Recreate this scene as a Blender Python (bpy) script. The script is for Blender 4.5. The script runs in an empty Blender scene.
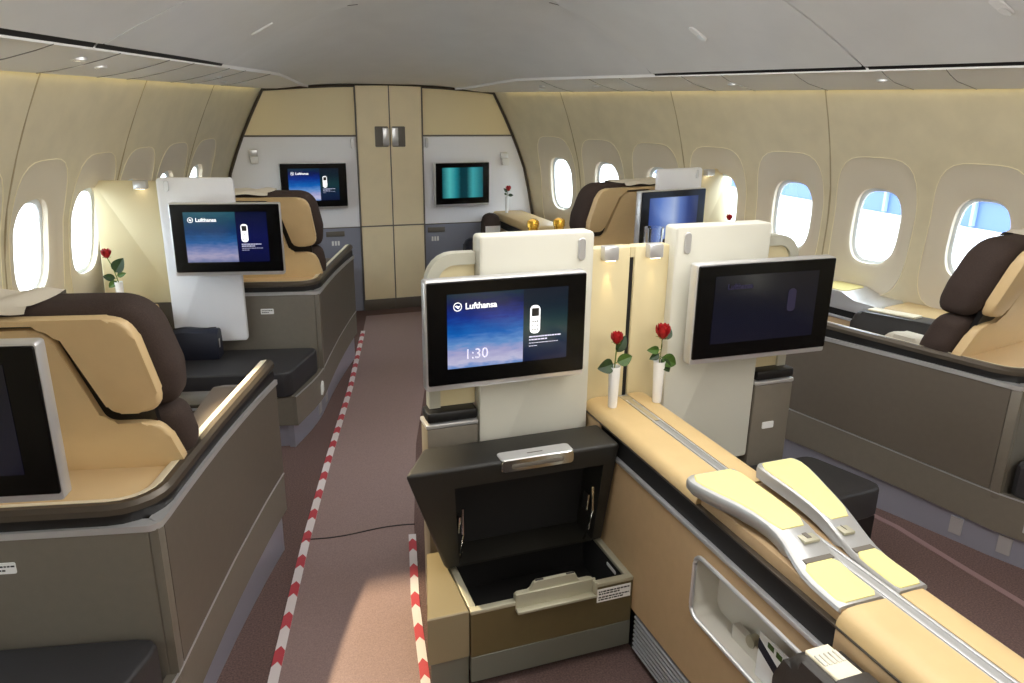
import bpy, bmesh, math, random
from mathutils import Vector, Matrix, Euler
random.seed(4)
SC = bpy.context.scene
R = math.radians
PI = math.pi

# ------------------------------------------------------------------ camera, sky, sun, lights, exposure
cam = bpy.data.cameras.new('camera')
camo = bpy.data.objects.new('camera', cam)
SC.collection.objects.link(camo)
SC.camera = camo
cam.sensor_width = 36.0
cam.lens = 750.0 / 1024.0 * 36.0
cam.clip_start = 0.05
cam.clip_end = 400
yaw, pit, rol = R(20.1), R(17.6), R(0.7)
fwd = Vector((math.sin(yaw) * math.cos(pit), math.cos(yaw) * math.cos(pit), -math.sin(pit)))
rt0 = Vector((math.cos(yaw), -math.sin(yaw), 0))
up0 = rt0.cross(fwd)
rt = rt0 * math.cos(rol) + up0 * math.sin(rol)
up = -rt0 * math.sin(rol) + up0 * math.cos(rol)
M = Matrix((rt, up, -fwd)).transposed().to_4x4()
M.translation = Vector((-1.12, 0, 1.6))
camo.matrix_world = M

SC.view_settings.view_transform = 'Standard'
SC.view_settings.look = 'None'
SC.view_settings.gamma = 1
SC.view_settings.use_curve_mapping = False
SC.view_settings.exposure = 0.0

w = bpy.data.worlds.new('sky')
SC.world = w
w.use_nodes = True
bg = w.node_tree.nodes['Background']
bg.inputs['Color'].default_value = (0.80, 0.90, 1.0, 1)
bg.inputs['Strength'].default_value = 11.0


def lamp(name, kind, loc, rot=(0, 0, 0), energy=10, color=(1, 1, 1), **kw):
    d = bpy.data.lights.new(name, kind)
    d.energy = energy
    d.color = color
    for k, v in kw.items():
        setattr(d, k, v)
    o = bpy.data.objects.new(name, d)
    SC.collection.objects.link(o)
    o.location = loc
    o.rotation_euler = rot
    return o


lamp('sun', 'SUN', (0, -10, 20), (R(38), 0, R(-8)), 4.0, (1.0, 0.95, 0.88), angle=R(0.6))
# added fill lamps: one down the middle under the ceiling, one aft
lamp('ceiling_fill', 'AREA', (0.0, 1.9, 2.08), (0, 0, 0), 13, (1.0, 0.97, 0.92), shape='RECTANGLE', size=0.9, size_y=4.2)
lamp('aft_fill', 'AREA', (-0.2, -1.3, 2.0), (R(62), 0, 0), 26, (1.0, 0.97, 0.93), shape='RECTANGLE', size=2.6, size_y=0.7)
# added fill strips, modelled on indirect cove lighting, to brighten the ceiling
for sx in (1, -1):
    lamp('ceiling_side_fill', 'AREA', (sx * 0.62, 1.1, 2.07), (0, R(75) * sx, 0), 28, (1.0, 0.98, 0.96), shape='RECTANGLE', size=0.10, size_y=3.6)
# reading light above the window seat that shines on the aisle carpet
lamp('reading_light_beam', 'SPOT', (-1.42, 2.85, 1.73), Vector((0.72, -1.12, -1.73)).to_track_quat('-Z', 'Y').to_euler(), 260, (1.0, 0.80, 0.50), spot_size=R(30), spot_blend=0.5, shadow_soft_size=0.015)
# reading light over the centre console
lamp('reading_light_console', 'SPOT', (0.05, 1.0, 2.05), Vector((0.02, 0.58, -1.35)).to_track_quat('-Z', 'Y').to_euler(), 5, (1.0, 0.86, 0.30), spot_size=R(31), spot_blend=0.8, shadow_soft_size=0.03)

# ------------------------------------------------------------------ materials
def lin(c):
    return tuple((x / 255 / 12.92 if x / 255 <= .04045 else ((x / 255 + .055) / 1.055) ** 2.4) for x in c) + (1,)


def mat(name, c, rough=.5, metal=0.0, noise=0.0, scale=60, bump=0.0, bscale=300, coat=0.0, spec=.5):
    m = bpy.data.materials.new(name)
    m.use_nodes = True
    nt = m.node_tree
    b = nt.nodes['Principled BSDF']
    b.inputs['Roughness'].default_value = rough
    b.inputs['Metallic'].default_value = metal
    b.inputs['Coat Weight'].default_value = coat
    b.inputs['Specular IOR Level'].default_value = spec
    col = lin(c)
    b.inputs['Base Color'].default_value = col
    tc = nt.nodes.new('ShaderNodeTexCoord')
    if noise > 0:
        n = nt.nodes.new('ShaderNodeTexNoise')
        n.inputs['Scale'].default_value = scale
        n.inputs['Detail'].default_value = 4
        r = nt.nodes.new('ShaderNodeValToRGB')
        r.color_ramp.elements[0].position = .3
        r.color_ramp.elements[1].position = .7
        r.color_ramp.elements[0].color = tuple(x * (1 - noise) for x in col[:3]) + (1,)
        r.color_ramp.elements[1].color = tuple(min(1, x * (1 + noise)) for x in col[:3]) + (1,)
        nt.links.new(tc.outputs['Object'], n.inputs['Vector'])
        nt.links.new(n.outputs['Fac'], r.inputs['Fac'])
        nt.links.new(r.outputs['Color'], b.inputs['Base Color'])
    if bump > 0:
        n2 = nt.nodes.new('ShaderNodeTexNoise')
        n2.inputs['Scale'].default_value = bscale
        n2.inputs['Detail'].default_value = 3
        bp = nt.nodes.new('ShaderNodeBump')
        bp.inputs['Strength'].default_value = bump
        bp.inputs['Distance'].default_value = .002
        nt.links.new(tc.outputs['Object'], n2.inputs['Vector'])
        nt.links.new(n2.outputs['Fac'], bp.inputs['Height'])
        nt.links.new(bp.outputs['Normal'], b.inputs['Normal'])
    return m


def emit(name, c, s):
    m = mat(name, c, .4)
    b = m.node_tree.nodes['Principled BSDF']
    b.inputs['Emission Color'].default_value = lin(c)
    b.inputs['Emission Strength'].default_value = s
    return m


K = {}
K['wall'] = mat('wall_liner', (214, 203, 172), .55, noise=.05, scale=9)
K['reveal'] = mat('window_reveal', (215, 205, 184), .5)
K['ceil'] = mat('ceiling_panel', (222, 222, 222), .42, noise=.03, scale=5)
K['bin'] = mat('bin_panel', (218, 218, 217), .38, noise=.03, scale=5)
K['psu'] = mat('service_panel', (232, 231, 229), .35)
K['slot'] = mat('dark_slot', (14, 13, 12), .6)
K['taupe'] = mat('taupe_lacquer', (124, 117, 105), .42, .25, noise=.03, scale=40)
K['taupe2'] = mat('taupe_dark_lacquer', (108, 100, 89), .42, .25, noise=.03, scale=40)
K['kick'] = mat('brushed_kick_plate', (178, 181, 196), .38, .6)
K['silver'] = mat('satin_aluminium', (212, 212, 212), .3, .6)
K['podframe'] = mat('pod_frame_metal', (184, 184, 182), .34, .5)
K['chrome'] = mat('bright_chrome', (225, 225, 220), .14, 1.0)
K['bronze'] = mat('bronze_trim', (84, 76, 66), .32, .4)
K['cream'] = mat('cream_lip', (238, 228, 200), .4)
K['black'] = mat('black_plastic', (18, 17, 17), .42)
K['bezel'] = mat('black_bezel', (7, 7, 8), .22, spec=.25)
K['brown'] = mat('brown_knit_fabric', (66, 55, 50), .85, noise=.22, scale=420, bump=.5, bscale=500, spec=.2)
K['shell'] = mat('beige_seat_shell', (216, 188, 140), .42, noise=.02, scale=20)
K['shell_dim'] = mat('beige_ledge', (216, 188, 142), .45)
K['leather'] = mat('beige_leather', (204, 176, 126), .48, bump=.12, bscale=160, noise=.03, scale=14)
K['tan'] = mat('tan_side_panel', (188, 159, 120), .5, noise=.03, scale=30)
K['podpad'] = mat('pale_yellow_pad', (228, 216, 146), .42)
K['cushion'] = mat('charcoal_ottoman_leather', (44, 43, 45), .5, bump=.12, bscale=200)
K['lid'] = mat('dark_brown_leather', (29, 27, 22), .52, bump=.15, bscale=200)
K['inside'] = mat('dark_storage_lining', (18, 16, 15), .8)
K['rim'] = mat('painted_rim', (176, 172, 150), .4, .3)
K['boxfront'] = mat('olive_brown_lacquer', (100, 88, 58), .42, .2, noise=.03, scale=40)
K['boxside'] = mat('olive_tan_lacquer', (140, 128, 100), .4, .15)
K['boxkick'] = mat('grey_kick_strip', (112, 112, 100), .5, .2)
K['pillar'] = mat('cream_white_panel', (208, 206, 192), .4, noise=.015, scale=8)
K['pillarw'] = mat('cool_white_panel', (232, 232, 234), .4, noise=.015, scale=8)
K['partition'] = mat('beige_partition', (216, 202, 160), .5)
K['wingframe'] = mat('grey_green_frame', (190, 188, 172), .4, .15)
K['carpet'] = mat('brown_carpet', (106, 86, 82), .95, noise=.3, scale=180, bump=.6, bscale=420, spec=.15)
K['runner'] = mat('protective_film_over_carpet', (146, 124, 121), .5, noise=.16, scale=260, bump=.12, bscale=300, spec=.3)
K['white'] = mat('white_print', (238, 238, 235), .5)
K['ink'] = mat('grey_print', (95, 95, 95), .6)
K['blackink'] = mat('black_print', (40, 38, 36), .6)
K['porcelain'] = mat('white_porcelain', (238, 238, 236), .25)
K['rose'] = mat('red_rose_petals', (165, 12, 18), .55, noise=.3, scale=90)
K['stem'] = mat('green_stem', (104, 120, 46), .55)
K['leaf'] = mat('green_leaf', (62, 92, 30), .45, noise=.35, scale=60)
K['leafd'] = mat('dark_green_leaf', (34, 58, 22), .45, noise=.3, scale=60)
K['cloth'] = mat('white_linen', (214, 206, 188), .9, bump=.3, bscale=400)
K['navy'] = mat('navy_nylon', (18, 22, 38), .55, bump=.3, bscale=300)
K['gold'] = mat('gold_foil', (212, 168, 70), .22, 1.0, bump=.4, bscale=160)
K['bottle'] = mat('dark_green_glass', (20, 30, 16), .1, coat=.5)
K['closet'] = mat('beige_closet_laminate', (236, 219, 180), .45, noise=.02, scale=12)
K['frontup'] = mat('beige_upper_laminate', (236, 219, 174), .45)
K['frontmid'] = mat('white_bulkhead_laminate', (242, 242, 244), .42)
K['frontlow'] = mat('blue_grey_laminate', (142, 145, 158), .42, .1)
K['panelseam'] = mat('panel_joint', (142, 140, 137), .5)
K['panelgap'] = mat('bin_gap', (70, 68, 66), .6)
K['seam'] = mat('seam_grey', (104, 98, 88), .5)
K['wallseam'] = mat('wall_joint', (168, 154, 122), .6)
K['archlip'] = mat('window_arch_lip', (240, 230, 196), .45)
K['red'] = mat('red_tape_print', (186, 66, 76), .5)
K['tapew'] = mat('white_tape', (222, 214, 214), .5)
K['glow'] = emit('cove_light_diffuser', (255, 236, 170), 3.0)
K['lens'] = emit('reading_lens', (255, 240, 215), 4.0)
K['armrest'] = mat('dark_armrest_leather', (52, 48, 44), .45, bump=.12, bscale=200)
K['armleather'] = mat('grey_brown_leather', (98, 86, 76), .45, bump=.1, bscale=200)
K['concrete'] = mat('apron_concrete', (205, 205, 200), .9, noise=.06, scale=.4)
K['facade'] = mat('terminal_facade', (66, 88, 140), .5)
K['facadel'] = mat('facade_louvre', (120, 138, 178), .5)
K['wframe'] = mat('window_inner_frame', (225, 232, 236), .3)
K['nichein'] = mat('niche_lining', (212, 208, 196), .4)
K['vent'] = mat('vent_louvre', (196, 198, 204), .35, .5)
K['offscreen'] = mat('blank_screen', (12, 14, 26), .12, coat=.3)


def glassmat():
    m = bpy.data.materials.new('window_pane')
    m.use_nodes = True
    nt = m.node_tree
    nt.nodes.clear()
    o = nt.nodes.new('ShaderNodeOutputMaterial')
    mx = nt.nodes.new('ShaderNodeMixShader')
    t = nt.nodes.new('ShaderNodeBsdfTransparent')
    t.inputs['Color'].default_value = (.93, .97, 1, 1)
    g = nt.nodes.new('ShaderNodeBsdfGlossy')
    g.inputs['Roughness'].default_value = .03
    mx.inputs['Fac'].default_value = .06
    nt.links.new(t.outputs[0], mx.inputs[1])
    nt.links.new(g.outputs[0], mx.inputs[2])
    nt.links.new(mx.outputs[0], o.inputs[0])
    return m


K['pane'] = glassmat()


def tumbler_mat():
    m = mat('clear_crystal', (245, 250, 255), .03)
    b = m.node_tree.nodes['Principled BSDF']
    b.inputs['Transmission Weight'].default_value = 1.0
    b.inputs['IOR'].default_value = 1.45
    return m


K['crystal'] = tumbler_mat()


def screen_mat(name, stops, zmin, zmax, strength, clouds=0.0, sheen=None, horiz=False):
    """what the display shows: colour bands by height over the screen's own z (or x)"""
    m = bpy.data.materials.new(name)
    m.use_nodes = True
    nt = m.node_tree
    b = nt.nodes['Principled BSDF']
    b.inputs['Base Color'].default_value = (.005, .006, .01, 1)
    b.inputs['Roughness'].default_value = .12
    tc = nt.nodes.new('ShaderNodeTexCoord')
    sp = nt.nodes.new('ShaderNodeSeparateXYZ')
    nt.links.new(tc.outputs['Object'], sp.inputs[0])
    mr = nt.nodes.new('ShaderNodeMapRange')
    mr.inputs['From Min'].default_value = zmin
    mr.inputs['From Max'].default_value = zmax
    nt.links.new(sp.outputs['X' if horiz else 'Z'], mr.inputs['Value'])
    src = mr.outputs[0]
    if clouds:
        mp = nt.nodes.new('ShaderNodeMapping')
        mp.inputs['Scale'].default_value = (14, 1, 60)
        nt.links.new(tc.outputs['Object'], mp.inputs[0])
        n = nt.nodes.new('ShaderNodeTexNoise')
        n.inputs['Scale'].default_value = 1.6
        n.inputs['Detail'].default_value = 5
        nt.links.new(mp.outputs[0], n.inputs['Vector'])
        ma = nt.nodes.new('ShaderNodeMath')
        ma.operation = 'MULTIPLY_ADD'
        ma.inputs[1].default_value = clouds
        nt.links.new(n.outputs['Fac'], ma.inputs[0])
        nt.links.new(src, ma.inputs[2])
        s2 = nt.nodes.new('ShaderNodeMath')
        s2.operation = 'SUBTRACT'
        s2.inputs[1].default_value = clouds * .5
        nt.links.new(ma.outputs[0], s2.inputs[0])
        src = s2.outputs[0]
    cr = nt.nodes.new('ShaderNodeValToRGB')
    e = cr.color_ramp.elements
    while len(e) < len(stops):
        e.new(.5)
    for i, (p, c) in enumerate(stops):
        e[i].position = p
        e[i].color = lin(c)
    nt.links.new(src, cr.inputs['Fac'])
    nt.links.new(cr.outputs['Color'], b.inputs['Emission Color'])
    b.inputs['Emission Strength'].default_value = strength
    return m


SKY = [(0, (110, 145, 205)), (.07, (196, 194, 222)), (.2, (168, 166, 208)), (.32, (100, 146, 205)), (.47, (2, 96, 182)), (.68, (0, 44, 138)), (.86, (3, 20, 78)), (1, (8, 42, 60))]
SKY2 = [(0, (120, 130, 175)), (.12, (176, 170, 200)), (.24, (130, 140, 190)), (.4, (40, 100, 165)), (.62, (14, 62, 112)), (.82, (18, 70, 100)), (1, (40, 96, 110))]
INFO = [(0, (8, 22, 60)), (.25, (14, 40, 70)), (.5, (22, 62, 66)), (.75, (8, 34, 48)), (1, (6, 22, 40))]
INFO2 = [(0, (4, 8, 60)), (.5, (6, 14, 82)), (1, (4, 12, 48))]
TEAL = [(0, (10, 80, 88)), (.18, (80, 180, 180)), (.33, (30, 130, 140)), (.45, (6, 50, 58)), (.6, (6, 54, 62)), (.75, (60, 160, 165)), (.9, (20, 120, 130)), (1, (10, 80, 90))]
REFLECTED = [(0, (46, 76, 150)), (.2, (80, 116, 196)), (.4, (150, 172, 226)), (.5, (176, 194, 234)), (.62, (104, 134, 206)), (.8, (44, 68, 136)), (1, (24, 40, 92))]  # bands of a blue-white reflection painted across a screen
DARK = [(0, (22, 22, 44)), (.3, (14, 18, 44)), (.6, (10, 14, 36)), (1, (8, 10, 26))]

# ------------------------------------------------------------------ mesh helpers
class MB:
    def __init__(s):
        s.bm = bmesh.new()

    def face(s, pts):
        vs = [s.bm.verts.new(p) for p in pts]
        try:
            s.bm.faces.new(vs)
        except ValueError:
            pass
        return s

    def box(s, x0, x1, y0, y1, z0, z1, bev=0, seg=2):
        r = bmesh.ops.create_cube(s.bm, size=1)
        for v in r['verts']:
            v.co = Vector((x0 + (v.co.x + .5) * (x1 - x0), y0 + (v.co.y + .5) * (y1 - y0), z0 + (v.co.z + .5) * (z1 - z0)))
        if bev > 0:
            es = list({e for v in r['verts'] for e in v.link_edges})
            bmesh.ops.bevel(s.bm, geom=es, offset=bev, segments=seg, profile=.5, affect='EDGES')
        return s

    def prism(s, poly, fn, t0, t1, bev=0, seg=2):
        """poly of 2D points; fn(a, b, t) -> 3D"""
        a = [s.bm.verts.new(fn(p[0], p[1], t0)) for p in poly]
        b = [s.bm.verts.new(fn(p[0], p[1], t1)) for p in poly]
        n = len(poly)
        f0 = s.bm.faces.new(a)
        f1 = s.bm.faces.new(b[::-1])
        for i in range(n):
            s.bm.faces.new((a[i], b[i], b[(i + 1) % n], a[(i + 1) % n]))
        if bev > 0:
            es = list(f0.edges) + list(f1.edges)
            bmesh.ops.bevel(s.bm, geom=es, offset=bev, segments=seg, profile=.5, affect='EDGES')
        return s

    def loft(s, rows, closed=True, caps=True):
        vr = [[s.bm.verts.new(p) for p in r] for r in rows]
        n = len(rows[0])
        for a, b in zip(vr, vr[1:]):
            for i in range(n if closed else n - 1):
                j = (i + 1) % n
                s.bm.faces.new((a[i], a[j], b[j], b[i]))
        if closed and caps:
            s.bm.faces.new(vr[0][::-1])
            s.bm.faces.new(vr[-1])
        return s

    def tube(s, path, r, n=8, closed=False):
        path = [Vector(p) for p in path]
        rows = []
        m = len(path)
        for i, p in enumerate(path):
            if closed:
                d = path[(i + 1) % m] - path[i - 1]
            else:
                d = path[min(i + 1, m - 1)] - path[max(i - 1, 0)]
            d.normalize()
            u = d.cross(Vector((0, 0, 1)))
            if u.length < .05:
                u = d.cross(Vector((1, 0, 0)))
            u.normalize()
            v = d.cross(u)
            rr = r(i / (m - 1)) if callable(r) else r
            rows.append([p + (u * math.cos(2 * PI * k / n) + v * math.sin(2 * PI * k / n)) * rr for k in range(n)])
        if closed:
            rows.append(rows[0])
            s.loft(rows, True, False)
            bmesh.ops.remove_doubles(s.bm, verts=s.bm.verts[:], dist=1e-6)
        else:
            s.loft(rows)
        return s

    def lathe(s, prof, o, n=20):
        o = Vector(o)
        s.loft([[o + Vector((r * math.cos(2 * PI * k / n), r * math.sin(2 * PI * k / n), z)) for k in range(n)] for r, z in prof])
        return s

    def sweep(s, path, prof, zfn=None):
        """path 2D (x,y); prof list of (left offset, z), closed; zfn(i,z) may change z along the path"""
        P = [Vector((p[0], p[1])) for p in path]
        rows = []
        for i, p in enumerate(P):
            d0 = (p - P[i - 1]).normalized() if i > 0 else (P[1] - P[0]).normalized()
            d1 = (P[i + 1] - p).normalized() if i < len(P) - 1 else d0
            n0, n1 = Vector((-d0.y, d0.x)), Vector((-d1.y, d1.x))
            nn = (n0 + n1).normalized()
            k = 1 / max(.4, nn.dot(n0))
            rows.append([Vector((p.x + nn.x * a * k, p.y + nn.y * a * k, zfn(i, z) if zfn else z)) for a, z in prof])
        s.loft(rows)
        return s

    def xf(s, fn):
        for v in s.bm.verts:
            v.co = Vector(fn(v.co.copy()))
        return s

    def add(s, o):
        me = bpy.data.meshes.new('tmp')
        o.bm.to_mesh(me)
        s.bm.from_mesh(me)
        bpy.data.meshes.remove(me)
        return s


def arc(cx, cy, r, a0, a1, n=6):
    return [(cx + r * math.cos(R(a0 + (a1 - a0) * i / n)), cy + r * math.sin(R(a0 + (a1 - a0) * i / n))) for i in range(n + 1)]


def rrect(x0, x1, y0, y1, r, n=6):
    return arc(x1 - r, y0 + r, r, -90, 0, n) + arc(x1 - r, y1 - r, r, 0, 90, n) + arc(x0 + r, y1 - r, r, 90, 180, n) + arc(x0 + r, y0 + r, r, 180, 270, n)


def rpoly(pts, n=5):
    """pts (x, y, radius): polygon with rounded corners"""
    out = []
    m = len(pts)
    for i in range(m):
        p = Vector(pts[i][:2])
        r = pts[i][2]
        a = Vector(pts[i - 1][:2]) - p
        b = Vector(pts[(i + 1) % m][:2]) - p
        if r <= 0:
            out.append((p.x, p.y))
            continue
        an = a.angle(b)
        t = min(r / math.tan(an / 2), a.length * .49, b.length * .49)
        a.normalize()
        b.normalize()
        p0, p1 = p + a * t, p + b * t
        for k in range(n + 1):
            s = k / n
            q = p0 * (1 - s) ** 2 + p * 2 * s * (1 - s) + p1 * s ** 2
            out.append((q.x, q.y))
    return out


def XZ(a, b, t):
    return (a, t, b)


def XY(a, b, t):
    return (a, b, t)


def YZ(a, b, t):
    return (t, a, b)


def plump(mb, poly, y0, y1, r, taper=0.0, n=6):
    """cushion: outline in x-z, rounded over at both faces; taper narrows it towards y1"""
    xs, zs = [p[0] for p in poly], [p[1] for p in poly]
    cx, cz = (min(xs) + max(xs)) / 2, (min(zs) + max(zs)) / 2
    hx, hz = (max(xs) - min(xs)) / 2, (max(zs) - min(zs)) / 2
    st = [(y0 + r * (1 - math.sin(PI / 2 * i / n)), r * (1 - math.sin(PI / 2 * (1 - i / n)))) for i in range(n, -1, -1)]
    st = [(y0 + r * (1 - math.cos(PI / 2 * i / n)), r * (1 - math.sin(PI / 2 * i / n))) for i in range(n + 1)]
    st += [(y1 - (y - y0), q) for y, q in st[::-1]]
    rows = []
    for y, q in st:
        k = 1 - taper * (y - y0) / (y1 - y0)
        rows.append([Vector((cx + (p[0] - cx) * (hx - q) / hx * k, y, cz + (p[1] - cz) * (hz - q) / hz)) for p in poly])
    mb.loft(rows)
    return mb


class Fr:
    """a place: origin, turn about z, and side (+1 as built, -1 mirrored)"""
    def __init__(s, x=0, y=0, rot=0, sd=1):
        s.o, s.rot, s.sd = Vector((x, y, 0)), rot, sd

    def w(s, p):
        q = Vector((p[0] * s.sd, p[1], p[2]))
        q.rotate(Euler((0, 0, s.rot)))
        return s.o + q


WORLD = Fr()


def tag(o, label, cat, group=None):
    o['label'] = label
    o['category'] = cat
    if group:
        o['group'] = group


def finish(name, mb, m, fr, base, smooth=True, weld=True):
    bm = mb.bm
    if weld:
        bmesh.ops.remove_doubles(bm, verts=bm.verts[:], dist=1e-5)
    b = Vector(base)
    for v in bm.verts:
        c = v.co - b
        v.co = Vector((c.x * fr.sd, c.y, c.z))
    bmesh.ops.recalc_face_normals(bm, faces=bm.faces[:])
    me = bpy.data.meshes.new(name)
    bm.to_mesh(me)
    bm.free()
    if smooth:
        for p in me.polygons:
            p.use_smooth = True
        me.set_sharp_from_angle(angle=R(35))
    me.materials.append(m)
    o = bpy.data.objects.new(name, me)
    SC.collection.objects.link(o)
    return o


class T:
    """a thing: an empty at its base that parents its parts"""
    def __init__(s, name, label, cat, base=(0, 0, 0), fr=WORLD, group=None):
        s.fr, s.base = fr, base
        s.o = bpy.data.objects.new(name, None)
        SC.collection.objects.link(s.o)
        s.o.empty_display_size = .05
        s.o.location = fr.w(base)
        s.o.rotation_euler = (0, 0, fr.rot)
        tag(s.o, label, cat, group)

    def part(s, name, mb, m, parent=None, label=None, smooth=True):
        o = finish(name, mb, m, s.fr, s.base, smooth)
        o.parent = parent or s.o
        if label:
            o['label'] = label
        return o


def solo(name, mb, m, label, cat, base=(0, 0, 0), fr=WORLD, group=None, smooth=True):
    o = finish(name, mb, m, fr, base, smooth)
    o.location = fr.w(base)
    o.rotation_euler = (0, 0, fr.rot)
    tag(o, label, cat, group)
    return o


def struct(name, mb, m, smooth=True, parent=None):
    o = finish(name, mb, m, WORLD, (0, 0, 0), smooth)
    if parent:
        o.parent = parent
    else:
        o['kind'] = 'structure'
    return o


def text_mb(s, size, bold=0.0, align='LEFT', depth=0.0006):
    cu = bpy.data.curves.new('lettering', 'FONT')
    cu.body = s
    cu.size = size
    cu.offset = bold
    cu.align_x = align
    cu.extrude = depth
    o = bpy.data.objects.new('lettering', cu)
    SC.collection.objects.link(o)
    dg = bpy.context.evaluated_depsgraph_get()
    me = bpy.data.meshes.new_from_object(o.evaluated_get(dg))
    bpy.data.objects.remove(o)
    bpy.data.curves.remove(cu)
    mb = MB()
    mb.bm.from_mesh(me)
    bpy.data.meshes.remove(me)
    return mb


def place_text(s, size, x, y, z, bold=0.0, align='LEFT'):
    """lettering on an upright surface that faces -y"""
    return text_mb(s, size, bold, align).xf(lambda c: (x + c.x, y - c.z, z + c.y))


# ------------------------------------------------------------------ cabin shell
XC = 0.018
YF = 5.88


def lean(z):
    d = z - 1.1
    if d >= 0:
        return .36 * d + .18 * d * d
    if d >= -.5:
        return .25 * d + .10 * d * d
    return -.10 - .03 * min(1, (-.5 - d) / .6)


CANT = .2


def cy(Y, z):
    """the panel joints and windows lean a little with the nose frames"""
    return Y + CANT * (1.37 - z)


def run(Y, sl):
    return (YF - Y) * sl if Y > 1.6 else (YF - 1.6) * sl + (1.6 - Y) * sl * .55


def wx(side, Y, z, out=0.0):
    base = 1.125 if side > 0 else 1.155
    sl = .30 if side > 0 else .32
    h = base + run(Y, sl) - lean(z) + out
    return side * h


def wp(side, Y, z, out=0.0):
    return Vector((wx(side, Y, z, out), Y, z))


YB = -1.9
struct('floor', MB().box(-3.6, 3.6, YB - .1, YF + .2, -.06, 0), K['carpet'])

BAYS = {1: [5.42, 4.925, 4.43, 3.945, 3.46, 2.98, 2.50, 2.02, 1.54, 1.06, .58], -1: [5.24, 4.78, 4.34, 3.92, 3.50, 3.07, 2.64, 2.20, 1.75, 1.30, .85]}
ZT = 1.685
wn = 0
NL = 64


def radial(fn):
    return [fn(2 * PI * (i + .5) / NL) for i in range(NL)]


def superrect(hw, z0, z1, p):
    """rounded rectangle about its centre, sampled by angle"""
    cz, hh = (z0 + z1) / 2, (z1 - z0) / 2

    def f(a):
        c, s = math.cos(a), math.sin(a)
        r = 1 / ((abs(c) / hw) ** p + (abs(s) / hh) ** p) ** (1 / p)
        return (r * c, cz + r * s)
    return f


def rectpt(y0, y1, z0, z1, yc, zc):
    def f(a):
        c, s = math.cos(a), math.sin(a)
        t = 1e9
        if c > 1e-9:
            t = min(t, (y1 - yc) / c)
        if c < -1e-9:
            t = min(t, (y0 - yc) / c)
        if s > 1e-9:
            t = min(t, (z1 - zc) / s)
        if s < -1e-9:
            t = min(t, (z0 - zc) / s)
        return (t * c, zc + t * s)
    return f


for side in (1, -1):
    mb = MB()
    ys = BAYS[side]
    nm = 'right' if side > 0 else 'left'
    bnd = [YF + .09] + [(a + b) / 2 for a, b in zip(ys, ys[1:])] + [ys[-1] - .24]
    ZB = .50
    archrings = []
    for i, yc in enumerate(ys):
        y1, y0 = bnd[i], bnd[i + 1]
        zc = 1.03
        hwA = min(.205, (y1 - y0) / 2 - .026)
        outer = radial(rectpt(y0, y1, ZB, ZT, yc, zc))
        arch = radial(superrect(hwA, .63, 1.365, 4.0))
        arch2 = radial(superrect(hwA - .010, .64, 1.355, 4.0))
        opn = radial(superrect(.122, .80, 1.208, 3.0))
        opn2 = radial(superrect(.138, .782, 1.226, 3.0))
        pane = radial(superrect(.136, .785, 1.222, 3.0))

        def ring(pts, out):
            return [wp(side, cy(yc + p[0], p[1]), p[1], out) for p in pts]
        rows = []
        for t in (0, .25, .5, .75, 1):
            rows.append(ring([(a[0] * (1 - t) + b[0] * t, a[1] * (1 - t) + b[1] * t) for a, b in zip(outer, arch)], 0))
        # corners of the bay rectangle: exact corner points are added as small triangles
        mb.loft(rows, True, False)
        for (ky, kz) in ((y0, ZB), (y1, ZB), (y0, ZT), (y1, ZT)):
            a = math.floor(math.atan2(kz - zc, ky - yc) % (2 * PI) / (2 * PI) * NL - .5) % NL
            b = (a + 1) % NL
            mb.face(ring([outer[a]], 0) + [wp(side, cy(ky, kz), kz)] + ring([outer[b]], 0))
        # window: moulded arch surround, reveal, inner frame, pane
        wn += 1
        mr = MB()
        mr.loft([ring(arch, 0), ring(arch2, .008), ring([(a[0] * .5 + b[0] * .5, a[1] * .5 + b[1] * .5) for a, b in zip(arch2, opn2)], .010), ring(opn2, .012)], True, False)
        mr.loft([ring(opn2, .012), ring(opn, .022), ring(opn, .038), ring(pane, .07)], True, False)
        wo = struct('window_%d' % wn, mr, K['reveal'])
        mf = MB()
        fo, fi = radial(superrect(.130, .792, 1.215, 3.0)), radial(superrect(.110, .816, 1.192, 3.0))
        mf.loft([ring(fo, .045), ring(fi, .047), ring(fi, .055), ring(fo, .058)], True, False)
        struct('window_frame', mf, K['wframe'], parent=wo)
        mp = MB()
        mp.loft([ring([(a[0] * t, 1.0 + (a[1] - 1.0) * t) for a in pane], .062) for t in (1, .5, .02)], True, False)
        struct('pane', mp, K['pane'], parent=wo)
        ml = MB()
        ml.tube(ring(radial(superrect(hwA + .001, .629, 1.366, 4.0)), -.0005), .0022, 6, True)
        struct('arch_lip', ml, K['archlip'], parent=wo)
    # plain liner under and aft of the window bays
    Ya = [YB] + sorted(bnd)
    for a, b in zip(Ya, Ya[1:]):
        mb.loft([[wp(side, cy(a, .50), z), wp(side, cy(b, .50), z)] for z in (0, .2, .4, .50)], False)
    mb.loft([[wp(side, cy(YB, z), z), wp(side, cy(bnd[-1], z), z)] for z in (.50, .8, 1.1, 1.4, ZT)], False)
    struct('wall_' + nm, mb, K['wall'])
    # joints between the liner panels
    ms = MB()
    for k in range(1, len(bnd) - 1, 2):
        ms.tube([wp(side, cy(bnd[k], z), z, .002) for z in (.6, .8, 1.0, 1.2, 1.4, 1.55, ZT)], .0045, 6)
    struct('trim_1' if side > 0 else 'trim_2', ms, K['wallseam'])

# ceiling
def edge(side, Y):
    base = 1.125 if side > 0 else 1.155
    sl = .30 if side > 0 else .32
    return base - .60 + run(Y, sl)


def sm(t):
    t = max(0, min(1, t))
    return t * t * (3 - 2 * t)


def zi(Y):
    return 1.765 - .055 * sm((Y - 5.0) / .88)


def zc(Y):
    return 1.725 + .42 * sm((YF - Y) / 2.4)


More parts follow.
